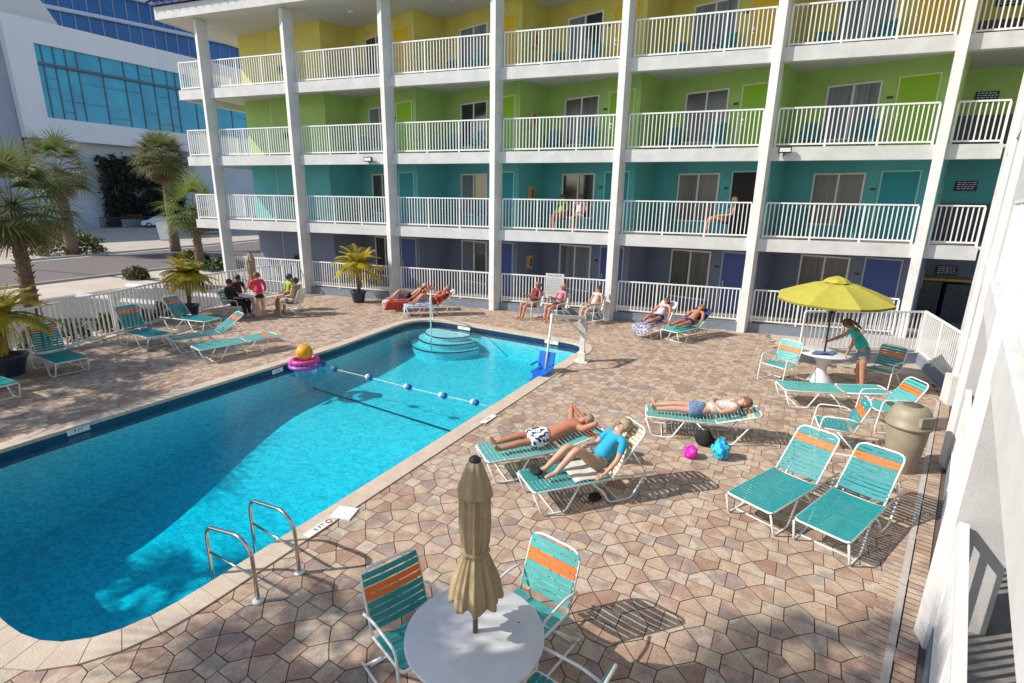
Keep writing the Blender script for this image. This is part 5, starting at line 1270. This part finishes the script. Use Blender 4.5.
# curved glass tower
tow=thing('glass_tower','tall curved dark blue glass tower with white horizontal bands','building',(0,0,0))
mb=MB(); bands=MB(); ml=MB(); TC=[]
for i in range(41):
    f=i/40; a=R(-65+62*f); p=Vector((-150,118))+Vector((math.cos(a),math.sin(a)))*Vector((1,1)).length*0
    # gentle curve running from left near to right far
    s_=-52+150*f; x=-98+.42*s_+ -.0016*s_*s_; y=82+.9*s_; TC.append(Vector((x,y)))
z0,z1=10,95
for i in range(40):
    a,b=TC[i],TC[i+1]; mb.add([(*a,z0),(*b,z0),(*b,z1),(*a,z1)],[(0,1,2,3)])
a,b=TC[0],TC[0]+Vector((-30,8)); mb.add([(*b,z0),(*a,z0),(*a,z1),(*b,z1)],[(0,1,2,3)])
a,b=TC[-1],TC[-1]+Vector((-40,8)); mb.add([(*a,z0),(*b,z0),(*b,z1),(*a,z1)],[(0,1,2,3)]); e1=TC[0]+Vector((-30,8)); mb.add([(*p,z1) for p in TC]+[(*b,z1),(*e1,z1)],[tuple(range(len(TC)+2))])
mb.build('glass_skin',BLG,tow); BANDW=mat('band_white',(.50,.56,.66),.5)
z=34.0
while z<92:
    for i in range(40):
        a,b=TC[i],TC[i+1]; bands.beam((a.x+.35,a.y-.2,z),(b.x+.35,b.y-.2,z),.7,.55)
    bands.build('floor_band',BANDW,tow); bands=MB(); z+=4.1
for i in range(0,41):
    for h in (0,.5):
        if i==40 and h: continue
        p=TC[i].lerp(TC[min(40,i+1)],h); ml.beam((p.x+.15,p.y-.05,z0),(p.x+.15,p.y-.05,z1),.12,.12,(0,1,0))
ml.build('mullions',MULW,tow)
# hedge on the wall
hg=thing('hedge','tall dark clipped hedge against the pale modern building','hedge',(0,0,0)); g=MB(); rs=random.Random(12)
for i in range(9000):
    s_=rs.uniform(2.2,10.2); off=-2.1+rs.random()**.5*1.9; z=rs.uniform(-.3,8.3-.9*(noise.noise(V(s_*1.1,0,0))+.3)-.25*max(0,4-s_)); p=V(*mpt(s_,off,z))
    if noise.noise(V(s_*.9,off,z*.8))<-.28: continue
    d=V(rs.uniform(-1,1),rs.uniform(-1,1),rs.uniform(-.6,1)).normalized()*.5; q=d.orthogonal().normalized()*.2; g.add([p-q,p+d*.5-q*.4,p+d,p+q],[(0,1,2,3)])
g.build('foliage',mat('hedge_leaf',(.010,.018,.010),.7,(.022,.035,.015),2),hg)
q=MB()
for k in range(9): a=mpt(2.6+k*.9,-1.3,-.3); q.tube([a,mpt(2.6+k*.9,-1.4,7)],[.12,.05],6)
q.build('stem',TRK,hg)
nf=thing('garden_fence','low dark railing in front of the tall hedge','fence',(0,0,0)); m=MB()
for k in range(34): a=Vector(mpt(.8+k*.16,1.0,0))-V(0,0,mz(0)); m.beam(a,a+V(0,0,1.3),.06,.06)
a=Vector(mpt(.8,1.0,0)); b=Vector(mpt(6.1,1.0,0)); m.beam((a.x,a.y,1.3),(b.x,b.y,1.3),.08,.08); m.build('rail_and_pickets',mat('dark_rail',(.03,.03,.035),.6),nf)
pl=thing('planter_box','white planter box with red flowers by the parked white car','planter',(-71.5,50.0,0)); pl.rotation_euler.z=1.3; pl.scale=(.52,.6,.7)
m=MB(); m.box((-2.3,-.6,0),(2.3,.6,1.3)); m.box((-2.4,-.7,1.3),(2.4,.7,1.42)); m.build('box',WPT,pl)
g=MB()
for i in range(900):
    p=V(rs.uniform(-2.2,2.2),rs.uniform(-.6,.6),1.4+rs.random()*.8); d=V(rs.uniform(-1,1),rs.uniform(-1,1),rs.uniform(0,1)).normalized()*.25; q=d.orthogonal().normalized()*.1; g.cur=1 if rs.random()<.5 else 0; g.add([p-q,p+d,p+q],[(0,1,2)])
g.build('flowers',[DKG,REDF],pl)
def car(label,c,rz,paint):
    t=thing('parked_car',label,'car',c,rz,'cars parked across the street'); m=MB(); m.smooth=True
    prof=[(-2.2,.35),(-2.25,.62),(-2.1,.86),(-1.5,.95),(-.75,1.38),(.55,1.42),(1.25,1.0),(2.0,.86),(2.25,.62),(2.22,.35)]
    n=len(prof); vs=[]
    for y,k in ((-.88,1),(-.80,1.02),(.80,1.02),(.88,1)):
        for x,z in prof: 
            tuck=.16 if z>1.0 else 0; vs.append((x*(1 if abs(y)<.85 else .985),y-(tuck if y>0 else -tuck),z if abs(y)<.85 else z-.02))
    fs=[(j*n+i,j*n+i+1,(j+1)*n+i+1,(j+1)*n+i) for j in range(3) for i in range(n-1)]+[tuple(range(n-1,-1,-1)),tuple(range(3*n,4*n))]
    m.add(vs,fs); m.build('body',paint,t)
    for s_ in (-1,1):
        m=MB(); m.add([(-1.32,s_*.80,.97),(-.70,s_*.735,1.32),(.50,s_*.735,1.35),(1.08,s_*.80,1.0)],[(0,1,2,3)]); m.v=[(v[0],v[1]+s_*.012,v[2]) for v in m.v]; m.build('side_window',GLASSW,t)
        for x in (-1.38,1.38):
            m=MB(); k=len(m.v); m.lathe([(.18,-.1),(.32,-.1),(.33,-.06),(.33,.06),(.32,.1),(.18,.1)],20); m.v=[(v[0]+x,v[2]+s_*.80,v[1]+.33) for v in m.v]; wh=m.build('wheel',DARK,t)
            m=MB(); m.lathe([(.19,-.11),(.12,-.112),(.05,-.115)],12); m.lathe([(.05,.115),(.12,.112),(.19,.11)],12); m.v=[(v[0]+x,v[2]+s_*.80,v[1]+.33) for v in m.v]; m.build('rim',STEEL,wh)
        m=MB(); m.ball((2.16,s_*.62,.70),(.08,.2,.09),10,6); m.build('headlight',GLASSW,t)
        m=MB(); m.ball((-2.18,s_*.65,.76),(.06,.16,.08),10,6); m.build('tail_light',RED,t)
    m=MB(); m.add([(-1.46,-.66,.985),(-1.46,.66,.985),(-.80,.60,1.365),(-.80,-.60,1.365)],[(0,1,2,3)]); m.add([(1.22,-.66,1.03),(1.22,.66,1.03),(.62,.6,1.40),(.62,-.60,1.40)],[(3,2,1,0)]); m.v=[(v[0]+(-.03 if v[0]<0 else .03),v[1],v[2]+.012) for v in m.v]; m.build('windscreen',GLASSW,t)
    return t
car('white car parked in the shade before the dark hedge',(-68.2,51.5,0),.9,mat('white_car_paint',(.72,.73,.75),.25,spec=.8))
car('dark car parked in the shade beyond the building end pillar',(-52.5,45.5,0),1.1,mat('black_car_paint',(.02,.02,.025),.25,spec=.8))
sg=thing('street_sign_panel','plain white leaning sign panel beside the parking lot palm','sign',(-47.7,36.2,0)); sg.rotation_euler=(0,0,.6); sg.scale=(.6,.6,.72)
m=MB(); m.beam((-.0,0,.1),(-.35,0,2.3),1.5,.12,(0,1,0)); m.build('panel',WPT,sg); m=MB(); m.box((-.5,-.9,0),(.5,.9,.14)); m.build('base',CONC,sg)
